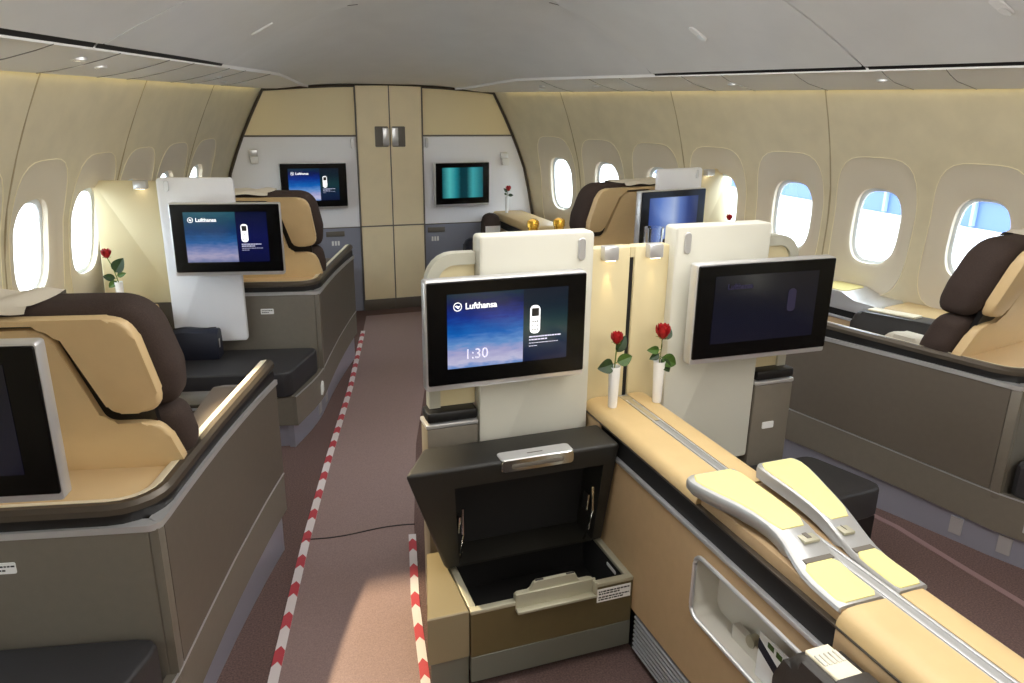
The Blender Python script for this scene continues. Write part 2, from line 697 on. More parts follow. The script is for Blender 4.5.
def cprof(side, Y, t, off=0):
    """t: 0 at the bin's lower inner edge, 1 on the cabin's centre line"""
    e = edge(side, Y)
    x = side * e * (1 - t) + XC * t
    s = 1 - (1 - min(1, t / .62)) ** 1.7
    return Vector((x, Y, zi(Y) + (zc(Y) - zi(Y)) * s + off))


YS = [YF + .02, 5.7, 5.5, 5.3, 5.1, 4.9, 4.7, 4.5, 4.3, 4.1, 3.9, 3.6, 3.3, 3.0, 2.6, 2.2, 1.8, 1.4, 1.0, .5, 0, -.5, -1, -1.5, YB]
mb = MB()
tt = [0, .06, .12, .2, .28, .36, .44, .52, .6, .7, .85]
mb.loft([[cprof(-1, Y, t) for t in tt] + [cprof(1, Y, 1)] + [cprof(1, Y, t) for t in tt[::-1]] for Y in YS], False)
struct('ceiling', mb, K['ceil'])
mb = MB()
mb.loft([[Vector((-3.6, YB, z)), Vector((3.6, YB, z))] for z in (0, 2.4)], False)
struct('wall_aft', mb, K['wall'])

mb = MB()
mb.loft([[wp(-1, Y, ZT, .03), wp(-1, Y, 1.95, .03), Vector((0, Y, 2.75)), wp(1, Y, 1.95, .03), wp(1, Y, ZT, .03)] for Y in (YF + .25, 5, 4, 3, 1.6, 0, YB)], False)
mb.face([(-1.4, YF + .2, 1.3), (1.4, YF + .2, 1.3), (1.4, YF + .2, 2.6), (-1.4, YF + .2, 2.6)])
struct('light_block_roof', mb, K['ceil'])  # unseen outer shell, added to stop sun leaking in above the walls

# underside of the bins with the service panels, one strip each side, and the dark slot
tn = 3
for side in (1, -1):
    mb = MB()
    rows = []
    for Y in YS:
        a, b = wp(side, Y, ZT), Vector((side * edge(side, Y), Y, zi(Y)))
        a = a + Vector((side * -.035, 0, -.004))
        rows.append([a + Vector((0, 0, .03)), a, a * .75 + b * .25 + Vector((0, 0, -.006)), a * .5 + b * .5 + Vector((0, 0, -.006)), a * .2 + b * .8 + Vector((0, 0, -.004)), a * .06 + b * .94 + Vector((0, 0, -.012)), b + Vector((0, 0, -.016)), b])
    mb.loft(rows, False)
    struct('trim_%d' % tn, mb, K['psu'])
    tn += 1
    # joints across the service panels
    mb = MB()
    for Y in (4.9, 4.45, 4.2, 3.75, 3.5, 3.1, 2.7, 2.45, 2.1, 1.75, 1.4):
        a, b = wp(side, Y, ZT) + Vector((side * -.05, 0, -.006)), Vector((side * edge(side, Y), Y - .08, zi(Y) - .018))
        mb.tube([a, a * .75 + b * .25 + Vector((0, 0, -.006)), a * .5 + b * .5 + Vector((0, .02, -.006)), a * .2 + b * .8 + Vector((0, .01, -.004)), b], .0016, 5)
    struct('trim_%d' % tn, mb, K['panelseam'])
    tn += 1
    # cove light along the top of the window wall
    mb = MB()
    mb.loft([[wp(side, Y, ZT - .004) + Vector((side * -.006, 0, .008)), wp(side, Y, ZT - .004) + Vector((side * -.030, 0, .008))] for Y in YS[1:]], False)
    o = struct('trim_%d' % tn, mb, K['glow'])
    tn += 1

# overhead bins
for side, seams in ((1, [3.885, 2.70, 1.5, .3, -.9]), (-1, [4.09, 2.90, 1.71, .52, -.67])):
    for k, (ya, yb) in enumerate(zip(seams, seams[1:])):
        which = ('foremost', 'second', 'third', 'fourth')[k]
        sd = 'right' if side > 0 else 'left'
        mid = (ya + yb) / 2
        t = T('overhead_bin', '%s closed grey overhead bin from the front bulkhead on the %s side' % (which, sd), 'overhead bin', tuple(cprof(side, mid, 0)), group='overhead bins')
        yy = [ya - .006 - (ya - yb - .012) * i / 10 for i in range(11)]
        mb = MB()
        ts = [.015, .02, .05, .1, .16, .23, .31, .39, .46, .53, .56]
        for off in (-.016,):
            rows = []
            for Y in yy:
                rows.append([cprof(side, Y, q, off - .016 * math.sin(PI * min(1, q / .56)) if 0 < j < len(ts) - 1 else .004) for j, q in enumerate(ts)])
            rows = [[p + Vector((0, 0, .02)) for p in rows[0]]] + rows + [[p + Vector((0, 0, .02)) for p in rows[-1]]]
            mb.loft(rows, False)
        door = t.part('door', mb, K['bin'])
        mb = MB()
        mb.loft([[cprof(side, Y, -.004, -.012), cprof(side, Y, .016, .004)] for Y in yy], False)
        t.part('latch_slot', mb, K['slot'])
        mb = MB()
        mb.loft([[cprof(side, Y, q, .0 if q == .0 else -.013) for q in (.0, .02, .05, .1, .16, .23, .31, .39, .46, .53, .58)] for Y in (ya - .0055, ya + .0045)], False)
        t.part('edge_gap', mb, K['panelgap'])
        # pill shaped latch
        hy = {(1, 0): 3.32, (1, 1): 2.0, (-1, 0): 3.86, (-1, 1): 2.68}.get((side, k), mid)
        c0, c1 = cprof(side, hy, .16, -.031), cprof(side, hy, .27, -.035)
        d = (c1 - c0)
        n = d.cross(Vector((0, 1, 0))).normalized()
        if n.z > 0:
            n = -n
        u = d.normalized()
        mb = MB()
        pts = rrect(-.055, .055, -.022, .022, .0215, 5)
        cc = (c0 + c1) / 2
        mb.prism(pts, lambda a, b, q: cc + u * a + Vector((0, 1, 0)) * b + n * q, -.004, .003, .002, 1)
        hl = t.part('latch', mb, K['psu'], parent=door)
        mb = MB()
        mb.prism(rrect(-.048, -.002, -.017, .017, .0165, 5), lambda a, b, q: cc + u * a + Vector((0, 1, 0)) * b + n * q, .002, .005)
        t.part('latch_button', mb, K['silver'], parent=door)

# little lights under the bins
for side, lst in ((1, [(5.15, .3), (5.05, .5), (4.55, .45), (3.55, .42), (2.75, .5)]), (-1, [(3.3, .45), (3.05, .62), (2.6, .4), (4.5, .5), (4.75, .3)])):
    for k, (Y, q) in enumerate(lst):
        a, b = wp(side, Y, ZT), Vector((side * edge(side, Y), Y, zi(Y)))
        p = a * (1 - q) + b * q + Vector((0, 0, -.006))
        ordn = ('foremost', 'second', 'third', 'fourth', 'fifth')
        rank = sorted([l[0] for l in lst], reverse=True).index(Y)
        t = T('reading_light', '%s small round reading light from the front, under the %s bins' % (ordn[rank], 'right' if side > 0 else 'left'), 'light', tuple(p), group='reading lights under the bins')
        mb = MB().lathe([(.034, .004), (.034, -.006), (.024, -.010), (.022, -.004), (.004, -.004)], p, 18)
        t.part('ring', mb, K['silver'])
        mb = MB().lathe([(.021, -.003), (.021, -.0065), (.012, -.009), (.001, -.0095)], p, 14)
        t.part('lens', mb, K['lens'])

# ------------------------------------------------------------------ front bulkhead
def slab(zlist, xa, xb, y0, y1):
    """upright panel; xa, xb functions of z"""
    mb = MB()
    mb.loft([[Vector((xa(z), y0, z)), Vector((xb(z), y0, z)), Vector((xb(z), y1, z)), Vector((xa(z), y1, z))] for z in zlist])
    return mb


def archz(x):
    return 1.722 - .042 * ((x - XC) / .87) ** 2


DL, DM, DR = -.232, .018, .268
lw = lambda z: wx(-1, YF, z) + .0
rw = lambda z: wx(1, YF, z) - .0
zs_mid = [.0, .2, .4, .55, .67]
mb = slab(zs_mid, lw, lambda z: DL, YF, YF + .03)
mb.add(slab(zs_mid, lambda z: DR, rw, YF, YF + .03))
struct('wall_front', mb, K['frontlow'])
zs = [.675, .8, .95, 1.1, 1.2, 1.3, 1.35]
mb = slab(zs, lw, lambda z: DL, YF - .004, YF + .03)
mb.add(slab(zs, lambda z: DR, rw, YF - .004, YF + .03))
struct('wall_front_middle', mb, K['frontmid'])
mb = MB()
for a, b in ((None, DL), (DR, None)):
    if a is None:
        pts = [(lw(z), z) for z in (1.36, 1.45, 1.55, 1.65, 1.68)] + [(x, archz(x)) for x in (-.7, -.5, -.35, DL)] + [(DL, 1.36)]
    else:
        pts = [(DR, 1.36), (DR, archz(DR))] + [(x, archz(x)) for x in (.4, .55, .7)] + [(rw(z), z) for z in (1.68, 1.65, 1.55, 1.45, 1.36)]
    mb.prism(pts, XZ, YF - .004, YF + .03)
struct('wall_front_upper', mb, K['frontup'])
# bronze edge that follows the cabin outline
mb = MB()
mb.tube([Vector((lw(z) + .01, YF - .012, z)) for z in (.3, .6, .9, 1.1, 1.25, 1.37, 1.5, 1.6, 1.675)] + [Vector((x, YF - .012, archz(x) - .004)) for x in (-.75, -.6, -.4, -.2, 0, .2, .4, .6, .75)] + [Vector((rw(z) - .01, YF - .012, z)) for z in (1.675, 1.6, 1.5, 1.37, 1.25, 1.1, .9, .6, .3)], .011, 8)
struct('trim_20', mb, K['bronze'])
# rails between the bulkhead panels
mb = MB()
for a, b in ((lw(1.36) + .01, DL - .004), (DR + .004, rw(1.36) - .01)):
    mb.box(a, b, YF - .012, YF, 1.350, 1.362, .003)
for a, b in ((lw(.67) + .01, DL - .004), (DR + .004, rw(.67) - .01)):
    mb.box(a, b, YF - .008, YF, .668, .676, .002)
struct('trim_21', mb, K['seam'])
# closet with two tall doors and two low doors
dn = 0
for xa, xb in ((DL, DM), (DM, DR)):
    dn += 1
    mb = MB()
    xm = (xa + xb) / 2
    mb.prism([(xa + .004, .68), (xb - .004, .68), (xb - .004, archz(xb) - .006), (xm, archz(xm) - .006), (xa + .004, archz(xa) - .006)], XZ, YF - .026, YF + .02, .003, 1)
    d = struct('door_%d' % dn, mb, K['closet'])
    s = -1 if dn == 1 else 1
    c = DM + s * .065
    mb = MB()
    mb.prism(rrect(c - .05, c + .05, 1.275, 1.425, .008, 3), XZ, YF - .030, YF - .025)
    struct('handle_plate', mb, K['seam'], parent=d)
    mb = MB()
    mb.box(c - s * .03 - .022, c - s * .03 + .026, YF - .036, YF - .028, 1.285, 1.415, .003)
    struct('handle', mb, K['silver'], parent=d)
    mb = MB()
    mb.prism([(xa + .004, .09), (xb - .004, .09), (xb - .004, .672), (xa + .004, .672)], XZ, YF - .026, YF + .02, .003, 1)
    struct('door_%d' % (dn + 2), mb, K['closet'])
mb = MB().box(DL + .002, DR - .002, YF - .02, YF + .02, 0, .088, .002)
struct('baseboard_front', mb, K['taupe2'])
mb = MB()
mb.box(DL - .006, DL + .002, YF - .03, YF, .0, archz(DL) - .01)
mb.box(DR - .002, DR + .006, YF - .03, YF, .0, archz(DR) - .01)
mb.box(DM - .004, DM + .004, YF - .024, YF - .002, .0, 1.71)
mb.box(DL, DR, YF - .024, YF - .002, .671, .681)
struct('trim_22', mb, K['seam'])
# coat hooks by the closet, square reading lamps, placards on the low panels
for x, sd in ((DL - .035, 'left'), (DR + .035, 'right')):
    mb = MB()
    mb.prism(rrect(x - .012, x + .012, 1.265, 1.34, .010, 4), XZ, YF - .022, YF - .005, .003, 1)
    solo('coat_hook', mb, K['silver'], 'small silver coat hook on the white bulkhead, %s of the closet' % sd, 'hook', (x, YF - .01, 1.265), group='bulkhead coat hooks')
for x, z, sd in ((-.98, 1.215, 'left'), (.935, 1.175, 'right')):
    t = T('wall_lamp', 'square silver reading lamp high on the %s part of the white bulkhead' % sd, 'lamp', (x, YF, z - .05), group='bulkhead reading lamps')
    t.part('bracket', MB().box(x - .03, x + .03, YF - .035, YF - .003, z, z + .05, .006), K['silver'])
    t.part('lamp_head', MB().box(x - .022, x + .034, YF - .055, YF - .025, z - .05, z + .004, .006), K['white'])
for x0, x1, x2, sd in ((-.50, -.36, -.43, 'left'), (.30, .44, .36, 'right')):
    t = T('door_catch', 'grey catch plate and small white safety pictogram on the blue-grey panel, %s of the closet' % sd, 'plate', ((x0 + x1) / 2, YF, .55), group='catch plates')
    t.part('plate', MB().box(x0, x1, YF - .008, YF - .001, .605, .645, .003), K['seam'])
    mb = MB()
    for i in range(3):
        mb.box(x2 - .03 + .022 * i, x2 - .015 + .022 * i, YF - .004, YF - .0005, .535, .57)
    t.part('pictogram', mb, K['white'])

# ------------------------------------------------------------------ televisions
def television(fr, base, wd, ht, label, kind, group='seat televisions'):
    """base = middle of the lower edge of the display's front; faces -y of its frame"""
    t = T('television', label, 'television', base, fr, group)
    bx, by, bz = base
    x0, x1 = bx - wd / 2, bx + wd / 2
    t.part('housing', MB().prism(rrect(x0, x1, bz - .018, bz + ht, .008, 3), XZ, by + .002, by + .042, .004, 2), K['silver'])
    mb = MB()
    mb.prism(rrect(x0 + .006, x1 - .003, bz, bz + ht - .005, .005, 3), XZ, by - .004, by + .004, .002, 1)
    bz_o = t.part('bezel', mb, K['bezel'])
    t.part('mount_arm', MB().box(bx - .05, bx + .05, by + .040, by + (.106 if fr.rot * fr.rot > .01 else .06), bz + .08, bz + .22, .006), K['silver'])
    # display
    sx0, sx1 = x0 + .062 * wd / .49, x1 - .062 * wd / .49
    sz0, sz1 = bz + .048, bz + ht - .040
    yf = by - .0055
    if kind in ('bright', 'soft'):
        xm = sx0 + (sx1 - sx0) * .62
        m1 = screen_mat('picture_' + kind, SKY if kind == 'bright' else SKY2, sz0 - bz, sz1 - bz, .9 if kind == 'bright' else .8, .24)
        m2 = screen_mat('info_' + kind, INFO if kind == 'bright' else INFO2, sz0 - bz, sz1 - bz, .7)
        sc = t.part('screen', MB().box(sx0, xm, yf, yf + .003, sz0, sz1), m1)
        inf = t.part('information_panel', MB().box(xm, sx1, yf, yf + .003, sz0, sz1), m2, parent=bz_o)
        # crane roundel and name
        cx, cz, rr = sx0 + .030, sz1 - .036, .0115
        mb = MB()
        mb.tube([(cx + rr * math.cos(a * PI / 14), yf - .001, cz + rr * math.sin(a * PI / 14)) for a in range(28)], .0011, 5, True)
        for pts in ([(-.0085, .002), (-.002, .0035), (.003, .001), (.009, .0035), (.004, -.001), (-.001, -.0035), (-.0035, -.0005)], [(-.004, .0), (.0015, -.006), (.0055, -.002), (.001, -.0005)]):
            mb.prism([(cx + a, cz + b) for a, b in pts], XZ, yf - .0014, yf - .0002)
        glow = K['logo']
        t.part('roundel', mb, glow, parent=sc)
        t.part('lettering', place_text('Lufthansa', .0245, sx0 + .052, yf - .0006, sz1 - .044, .00035), glow, parent=sc)
        if kind == 'bright':
            t.part('clock', place_text('1:30', .042, sx0 + .048, yf - .0006, sz0 + .026, .0), K['faintlogo'], parent=sc)
        # picture of the handset with its caption
        hx, hz = xm + (sx1 - xm) * .26, sz0 + (sz1 - sz0) * .58
        hs = t.part('handset_picture', MB().prism(rrect(hx - .0155, hx + .0155, hz - .042, hz + .042, .013, 5), XZ, yf - .002, yf), glow, parent=inf)
        mb = MB()
        mb.prism(rrect(hx - .011, hx + .011, hz + .010, hz + .034, .002, 2), XZ, yf - .003, yf - .001)
        for a in range(3):
            for b in range(3):
                if not (a == 1 and b == 1):
                    mb.box(hx - .009 + a * .007, hx - .005 + a * .007, yf - .0028, yf - .001, hz - .032 + b * .012, hz - .0275 + b * .012)
        t.part('handset_keys', mb, K['blackink'], parent=inf)
        mb = MB()
        cz = hz - .054
        for ln, q in ((.82, .0), (.5, .009), (.8, .018), (.2, .027)):
            h = .0035 if q < .01 else .0016
            x = hx - .017
            while x < hx - .017 + ln * (sx1 - xm) * .78:
                l = random.uniform(.004, .011)
                mb.box(x, x + l, yf - .0008, yf, cz - q, cz - q + h)
                x += l + .0018
        t.part('caption_lines', mb, K['faintlogo'], parent=inf)
    elif kind == 'teal':
        t.part('screen', MB().box(sx0, sx1, yf, yf + .003, sz0, sz1), screen_mat('picture_teal', TEAL, sx0 - bx, sx1 - bx, .9, .05, horiz=True))
    elif kind == 'glow':
        t.part('screen', MB().box(sx0, sx1, yf, yf + .003, sz0, sz1), screen_mat('picture_glow', REFLECTED, sx0 - bx, sx1 - bx, .75, 0, horiz=True))  # reflection on the display, put in as emitted colour
    else:
        sc = t.part('screen', MB().box(sx0, sx1, yf, yf + .003, sz0, sz1), screen_mat('picture_dark', DARK, sz0 - bz, sz1 - bz, .3, .08))
        if kind == 'dim':
            xm = sx0 + (sx1 - sx0) * .66
            t.part('lettering', place_text('Lufthansa', .0245, sx0 + .045, yf - .0006, sz1 - .044, .0007), K['dimlogo'], parent=sc)
            t.part('handset_picture', MB().prism(rrect(xm + .02, xm + .05, sz0 + .09, sz0 + .165, .012, 5), XZ, yf - .002, yf), K['dimlogo'], parent=sc)
    return t


K['logo'] = emit('lit_white', (245, 245, 245), .95)
K['faintlogo'] = emit('lit_pale_lilac', (205, 203, 226), .72)
K['dimlogo'] = emit('lit_dim_violet', (30, 27, 48), .7)

# ------------------------------------------------------------------ roses and vases
def leaf(mb, root, d, ln, wd, up=(0, 0, 1), curl=.15):
    root, d, up = Vector(root), Vector(d).normalized(), Vector(up)
    sd = d.cross(up)
    if sd.length < .1:
        sd = d.cross(Vector((0, 1, 0)))
    sd.normalize()
    nn = sd.cross(d)
    rows = []
    for i in range(9):
        s = i / 8
        wv = wd * (math.sin(PI * s ** .8) ** .8) * .5 + .0004
        c = root + d * ln * s + nn * (-curl * ln * s * s)
        rows.append([c - sd * wv + nn * wv * .35, c + nn * .0, c + sd * wv + nn * wv * .35, c + sd * wv * .98 + nn * (wv * .35 - .0007), c - nn * .0008, c - sd * wv * .98 + nn * (wv * .35 - .0007)])
    mb.loft(rows)


def rose_in_vase(fr, base, label_rose, label_vase, head, hs=1.0, leaves=(), h=.125, r=.016, grp=True):
    """base = foot of the vase; head = offset of the flower; leaves = list of (offset on stem, direction, length, width, dark)"""
    b = Vector(base)
    v = T('bud_vase', label_vase, 'vase', base, fr, 'white bud vases')
    prof = [(r * .72, 0), (r * .78, .002), (r, h * .9), (r * 1.03, h), (r * .92, h), (r * .86, h * .85), (r * .6, .01), (.001, .008)]
    v.part('body', MB().lathe(prof, b, 20), K['porcelain'])
    t = T('rose', label_rose, 'rose', tuple(b + Vector((0, 0, h * .5))), fr, 'red roses')
    hd = b + Vector(head)
    s0 = b + Vector((0, 0, .012))
    s1 = b + Vector((0, 0, h))
    mid = s1 * .5 + hd * .5 + Vector((.002, 0, .004))
    t.part('stem', MB().tube([s0, s0 * .5 + s1 * .5, s1, mid, hd - Vector((0, 0, .012 * hs))], .0022, 8), K['stem'])
    # flower: nested overlapping petals round a bud
    mb = MB()
    mb.lathe([(.002, -.016 * hs), (.009 * hs, -.010 * hs), (.012 * hs, 0), (.010 * hs, .012 * hs), (.004 * hs, .017 * hs), (.001, .014 * hs)], hd, 14)
    for ringn, (n, rad, hh, tilt) in enumerate(((3, .010, .036, .0), (4, .0125, .037, .02), (5, .0150, .036, .08), (6, .0172, .031, .22))):
        for k in range(n):
            a = 2 * PI * k / n + ringn * .7
            wda = 2 * PI / n * .72
            rows = []
            for i in range(6):
                s = i / 5
                ro = rad * hs * (.35 + .65 * math.sin(min(1, s * 1.25) * PI / 2)) + tilt * .008 * hs * s * s
                z = -.015 * hs + hh * hs * s
                ww = wda * math.sin(PI * (.16 + .72 * s)) ** .6
                row = []
                for j in range(6):
                    aa = a + ww * (j / 5 - .5)
                    zz = z - (.0035 * hs * (2 * j / 5 - 1) ** 2 * (1 if s > .5 else 0))
                    row.append(hd + Vector((ro * math.cos(aa), ro * math.sin(aa), zz)))
                row += [p + (p - hd).normalized() * .0009 for p in row[::-1]]
                rows.append(row)
            mb.loft(rows)
    fl = t.part('flower', mb, K['rose'])
    mb = MB()
    for k in range(5):
        a = 2 * PI * k / 5
        leaf(mb, hd - Vector((0, 0, .015 * hs)), (math.cos(a), math.sin(a), .35), .017 * hs, .007 * hs)
    t.part('sepals', mb, K['stem'], parent=fl)
    for (o, d, ln, wd, dark) in leaves:
        ln, wd = ln * 1.25, wd * 1.3
        mb = MB()
        p = s1 + (hd - s1) * o
        mb.tube([p, p + Vector(d).normalized() * .008], .0012, 6)
        leaf(mb, p + Vector(d).normalized() * .007, d, ln, wd, up=(.0, -1, .25))
        t.part('leaf', mb, K['leafd'] if dark else K['leaf'])
    return v, t


# ------------------------------------------------------------------ window suites
A12 = R(12)
SP = [(-.42, -.098), (-.31, -.062), (-.2, -.036), (-.1, -.015), (0, 0), (.15, .012), (.3, .026), (.45, .042), (.6, .062), (.75, .084), (.85, .101), (.93, .116)]


def ucurve(v):
    for (a, ua), (b, ub) in zip(SP, SP[1:]):
        if v <= b:
            return ua + (ub - ua) * (v - a) / (b - a)
    return SP[-1][1]


def shear(mb, v0, z0, k):
    return mb.xf(lambda c: (c.x, c.y + v0 - (c.z - z0) * k, c.z))


def suite(fr, nm, tv_kind, tv_label, extra):
    """one window suite; u across (0 at the aisle corner), v forward, origin at the aft aisle corner"""
    # ---- shell ------------------------------------------------
    d = extra['d']
    inner = fr
    fr = Fr(fr.w((0, d, 0)).x, fr.w((0, d, 0)).y, fr.rot, fr.sd)
    t = T('suite_shell', extra['shell'], 'seat shell', (-.4, .3, 0), fr, 'window suite shells')
    side = [(ucurve(v), v) for v in (0, .15, .3, .45, .6, .75, .85, .93)]
    ap = t.part('aft_panel', MB().box(-.98, -.022, .0, .026, .03, .664, .002, 1).box(-.98, -.03, .026, .03, .04, .60), K['taupe'])
    # narrow corner post and long aisle panel
    t.part('corner_post', MB().prism([(-.020, 0), (.0, 0), (.002, .02), (.002, .034), (-.02, .034)], XY, .24, .664, .002, 1), K['taupe'])
    zseam = lambda v: .262 + .06 * max(0, v) ** 1.3
    sp = MB()
    sp.sweep([(ucurve(v), v) for v in (.036, .15, .3, .45, .6, .75, .85, .93)], [(0, .27), (.026, .27), (.026, .664), (0, .664)], lambda i, z: z if z > .5 else zseam((.036, .15, .3, .45, .6, .75, .85, .93)[i]) + .006)
    t.part('aisle_panel', sp, K['taupe2'])
    vs = (-.31 - d, -.2, -.1, 0, .15, .3, .45, .6, .75, .85, .93)
    lp = MB()
    lp.sweep([(ucurve(v), v) for v in vs], [(.0, .115), (.03, .115), (.03, .26), (.0, .26)], lambda i, z: (zseam(vs[i]) if z > .2 else .115 + .06 * max(0, vs[i])))
    t.part('lower_panel', lp, K['taupe'])
    t.part('seam_strip', MB().sweep([(ucurve(v), v) for v in vs], [(-.002, .0), (.004, .0), (.004, .004), (-.002, .004)], lambda i, z: z + zseam(vs[i]) - .001), K['silver'])
    kp = MB()
    kp.sweep([(ucurve(v), v) for v in vs], [(.022, .0), (.05, .0), (.05, .12), (.022, .12)], lambda i, z: z if z < .05 else .118 + .06 * max(0, vs[i]))
    kick = t.part('kick_plate', kp, K['kick'])
    for v0 in (-.07, .10):
        p = [(ucurve(v0 + d), v0 + d) for d in (0, .022, .045)]
        t.part('kick_clip', MB().sweep(p, [(.016, .03), (.024, .03), (.024, .10), (.016, .10)]), K['silver'], parent=kick)
    # rails round the top
    def railpath(r):
        return [(-.98, 0), (-r, 0)] + [(-r + r * math.sin(a) * (1 + .05 * math.sin(a)), r - r * math.cos(a)) for a in (R(18), R(36), R(54), R(72))] + [(ucurve(v), v) for v in (max(.06, r), max(.15, r + .04), .3, .45, .6, .75, .85, .93)]
    rail0, rail = railpath(.025), railpath(.11)
    nrl = len(rail)
    t.part('silver_trim', MB().sweep(rail0, [(-.006, .662), (.028, .662), (.028, .678), (-.006, .678)]), K['silver'])
    t.part('black_band', MB().sweep(rail, [(.004, .676), (.026, .676), (.026, .712), (.004, .712)]), K['black'])
    rise = lambda i, z: z + .022 * max(0, (i - 7) / (nrl - 8)) ** 2
    t.part('bronze_rail', MB().sweep(rail, [(.000, .704), (.014, .700), (.026, .703), (.030, .716), (.024, .728), (.010, .728), (.001, .718)], rise), K['bronze'])
    t.part('cream_lip', MB().sweep(rail, [(.022, .706), (.056, .700), (.058, .712), (.046, .724), (.026, .7285)], rise), K['cream'])
    # beige ledge round the back of the seat
    pts = [(-.80, .03), (-.06, .03)] + [(ucurve(v) - .04, v) for v in (.1, .2, .3, .42)] + [(-.06, .34), (-.70, .34), (-.80, .30)]
    t.part('ledge', MB().prism(pts, XY, .690, .710, .004, 1), K['shell_dim'])
    # placards
    mb = MB()
    pu, pz = extra.get('placard', (-.25, .59))
    mb.prism(rrect(pu - .032, pu + .032, pz, pz + .028, .003, 2), XZ, -.0025, .001)
    pl_ = t.part('placard', mb, K['white'], parent=ap)
    mb = MB()
    sgn = fr.sd
    for q, ln in ((.017, .05), (.007, .03)):
        x = pu - .026
        while x < pu - .026 + ln:
            l = random.uniform(.004, .009)
            mb.box(x, x + l, -.0032, -.002, pz + q, pz + q + .004)
            x += l + .002
    t.part('placard_print', mb, K['blackink'], parent=ap)
    if extra.get('plate'):
        po = extra['plate'][2]
        t.part('side_plate', MB().prism(rpoly([(po - .035, .145, .004), (po + .035, .150, .004), (po + .028, .195, .006), (po - .005, .215, .01), (po - .030, .195, .006)]), YZ, -.008 + ucurve(po), .005 + ucurve(po)), K[extra['plate'][0]], parent=kick, label=extra['plate'][1])
    fr = inner
    # ---- seat -------------------------------------------------
    s = T('lounge_seat', extra['seat'], 'seat', (-.31, .5, 0), fr, 'window seats')
    uc = -.31
    kk = .33
    out = rpoly([(uc - .320, .70, .0), (uc + .320, .70, .0), (uc + .312, .74, .03), (uc + .288, .850, .06), (uc + .158, .850, .035), (uc + .102, 1.115, .05), (uc - .102, 1.115, .05), (uc - .158, .850, .035), (uc - .288, .850, .06), (uc - .312, .74, .03)], 6)
    s.part('back_shell', shear(MB().prism(out, XZ, 0, .035, .010, 3), .29, .70, kk), K['shell'])
    out = rpoly([(uc + .184, .884, .03), (uc + .306, .884, .06), (uc + .280, 1.142, .06), (uc - .280, 1.142, .06), (uc - .306, .884, .06), (uc - .184, .884, .03), (uc - .120, 1.128, .05), (uc + .120, 1.128, .05)], 6)
    s.part('head_shell', shear(MB().prism(out, XZ, -.010, .030, .010, 3), .29, .70, kk), K['shell'])
    out = rpoly([(uc - .27, .72, .02), (uc + .27, .72, .02), (uc + .27, 1.12, .04), (uc - .27, 1.12, .04)], 3)
    s.part('gap_shade', shear(MB().prism(out, XZ, .024, .045), .29, .70, kk), K['black'])  # black sheet added behind the shells so their gap looks shaded
    out = rpoly([(uc - .325, .870, .06), (uc + .325, .870, .06), (uc + .338, .98, .1), (uc + .306, 1.166, .10), (uc - .306, 1.166, .10), (uc - .338, .98, .1)], 10)
    hc = s.part('head_cushion', shear(plump(MB(), out, .012, .180, .06, .04), .31, .70, kk), K['brown'])
    out = rpoly([(uc - .24, .42, .05), (uc + .24, .42, .05), (uc + .27, .66, .03), (uc + .318, .69, .04), (uc + .335, .76, .08), (uc + .322, .868, .05), (uc - .322, .868, .05), (uc - .335, .76, .08), (uc - .318, .69, .04), (uc - .27, .66, .03)], 6)
    s.part('back_cushion', shear(plump(MB(), out, .020, .155, .05, .04), .31, .70, kk), K['brown'])
    s.part('seat_cushion', MB().box(uc - .29, uc + .29, .48, 1.02, .30, .45, .035, 3), K['brown'])
    s.part('seat_base', MB().box(uc - .28, uc + .28, .42, .98, .0, .30, .01), K['taupe2'])
    ar = s.part('armrest', MB().prism(rpoly([(.50, .42, .02), (1.06, .42, .02), (1.06, .64, .07), (.90, .690, .06), (.50, .66, .05)], 6), YZ, -.130, -.028, .020, 3).xf(lambda c: (c.x + .6 * ucurve(c.y - d), c.y, c.z)), K['armleather'])
    mb = MB()
    mb.tube([(.6 * ucurve(v - d) - .035, v, z) for v, z in ((1.066, .50), (1.064, .60), (1.045, .655), (1.0, .680), (.92, .694))], .004, 6)
    s.part('armrest_trim', mb, K['silver'], parent=ar)
    ar2 = s.part('armrest', MB().prism(rpoly([(.45, .40, .02), (1.12, .40, .02), (1.12, .63, .06), (.45, .67, .05)], 5), YZ, -.705, -.585, .022, 3), K['armrest'])
    mb = MB().prism(rpoly([(.82, .648, 0), (1.06, .634, 0), (1.06, .643, 0), (.82, .658, 0)]), YZ, -.69, -.62, .003, 1)
    s.part('control_panel', mb, K['cream'], parent=ar2)
    # folded cloth over the head cushion
    if extra.get('cloth'):
        u0, u1 = extra.get('cloth_u', (uc - .27, uc + .10))
        rows = []
        n = 26
        for i in range(n + 1):
            a = i / n
            u = u0 + (u1 - u0) * a
            row = []
            for j in range(15):
                q = j / 14
                # lies over the top of the cushion, its back edge drooping a little
                if q < .2:
                    v, z = .335 - .02 * q / .2, 1.150 + .022 * q / .2
                elif q < .85:
                    v, z = .315 - (q - .2) / .65 * .150, 1.172 + .003 * math.sin(i * .9)
                else:
                    v, z = .165 - .016 * (q - .85) / .15, 1.172 - .016 * (q - .85) / .15
                z += .004 * math.sin(i * .55 + q * 4) * (1 if .25 < q else .3)
                row.append((u + .012 * math.sin(q * 5), v, z))
            rows.append(row)
        mb = MB()
        mb.loft([[Vector(p) for p in r_] for r_ in rows], False)
        bmesh.ops.solidify(mb.bm, geom=mb.bm.faces[:], thickness=.006)
        solo('headrest_cloth', mb, K['cloth'], extra['cloth'], 'cloth', ((u0 + u1) / 2, .11, 1.17), fr, 'headrest cloths')
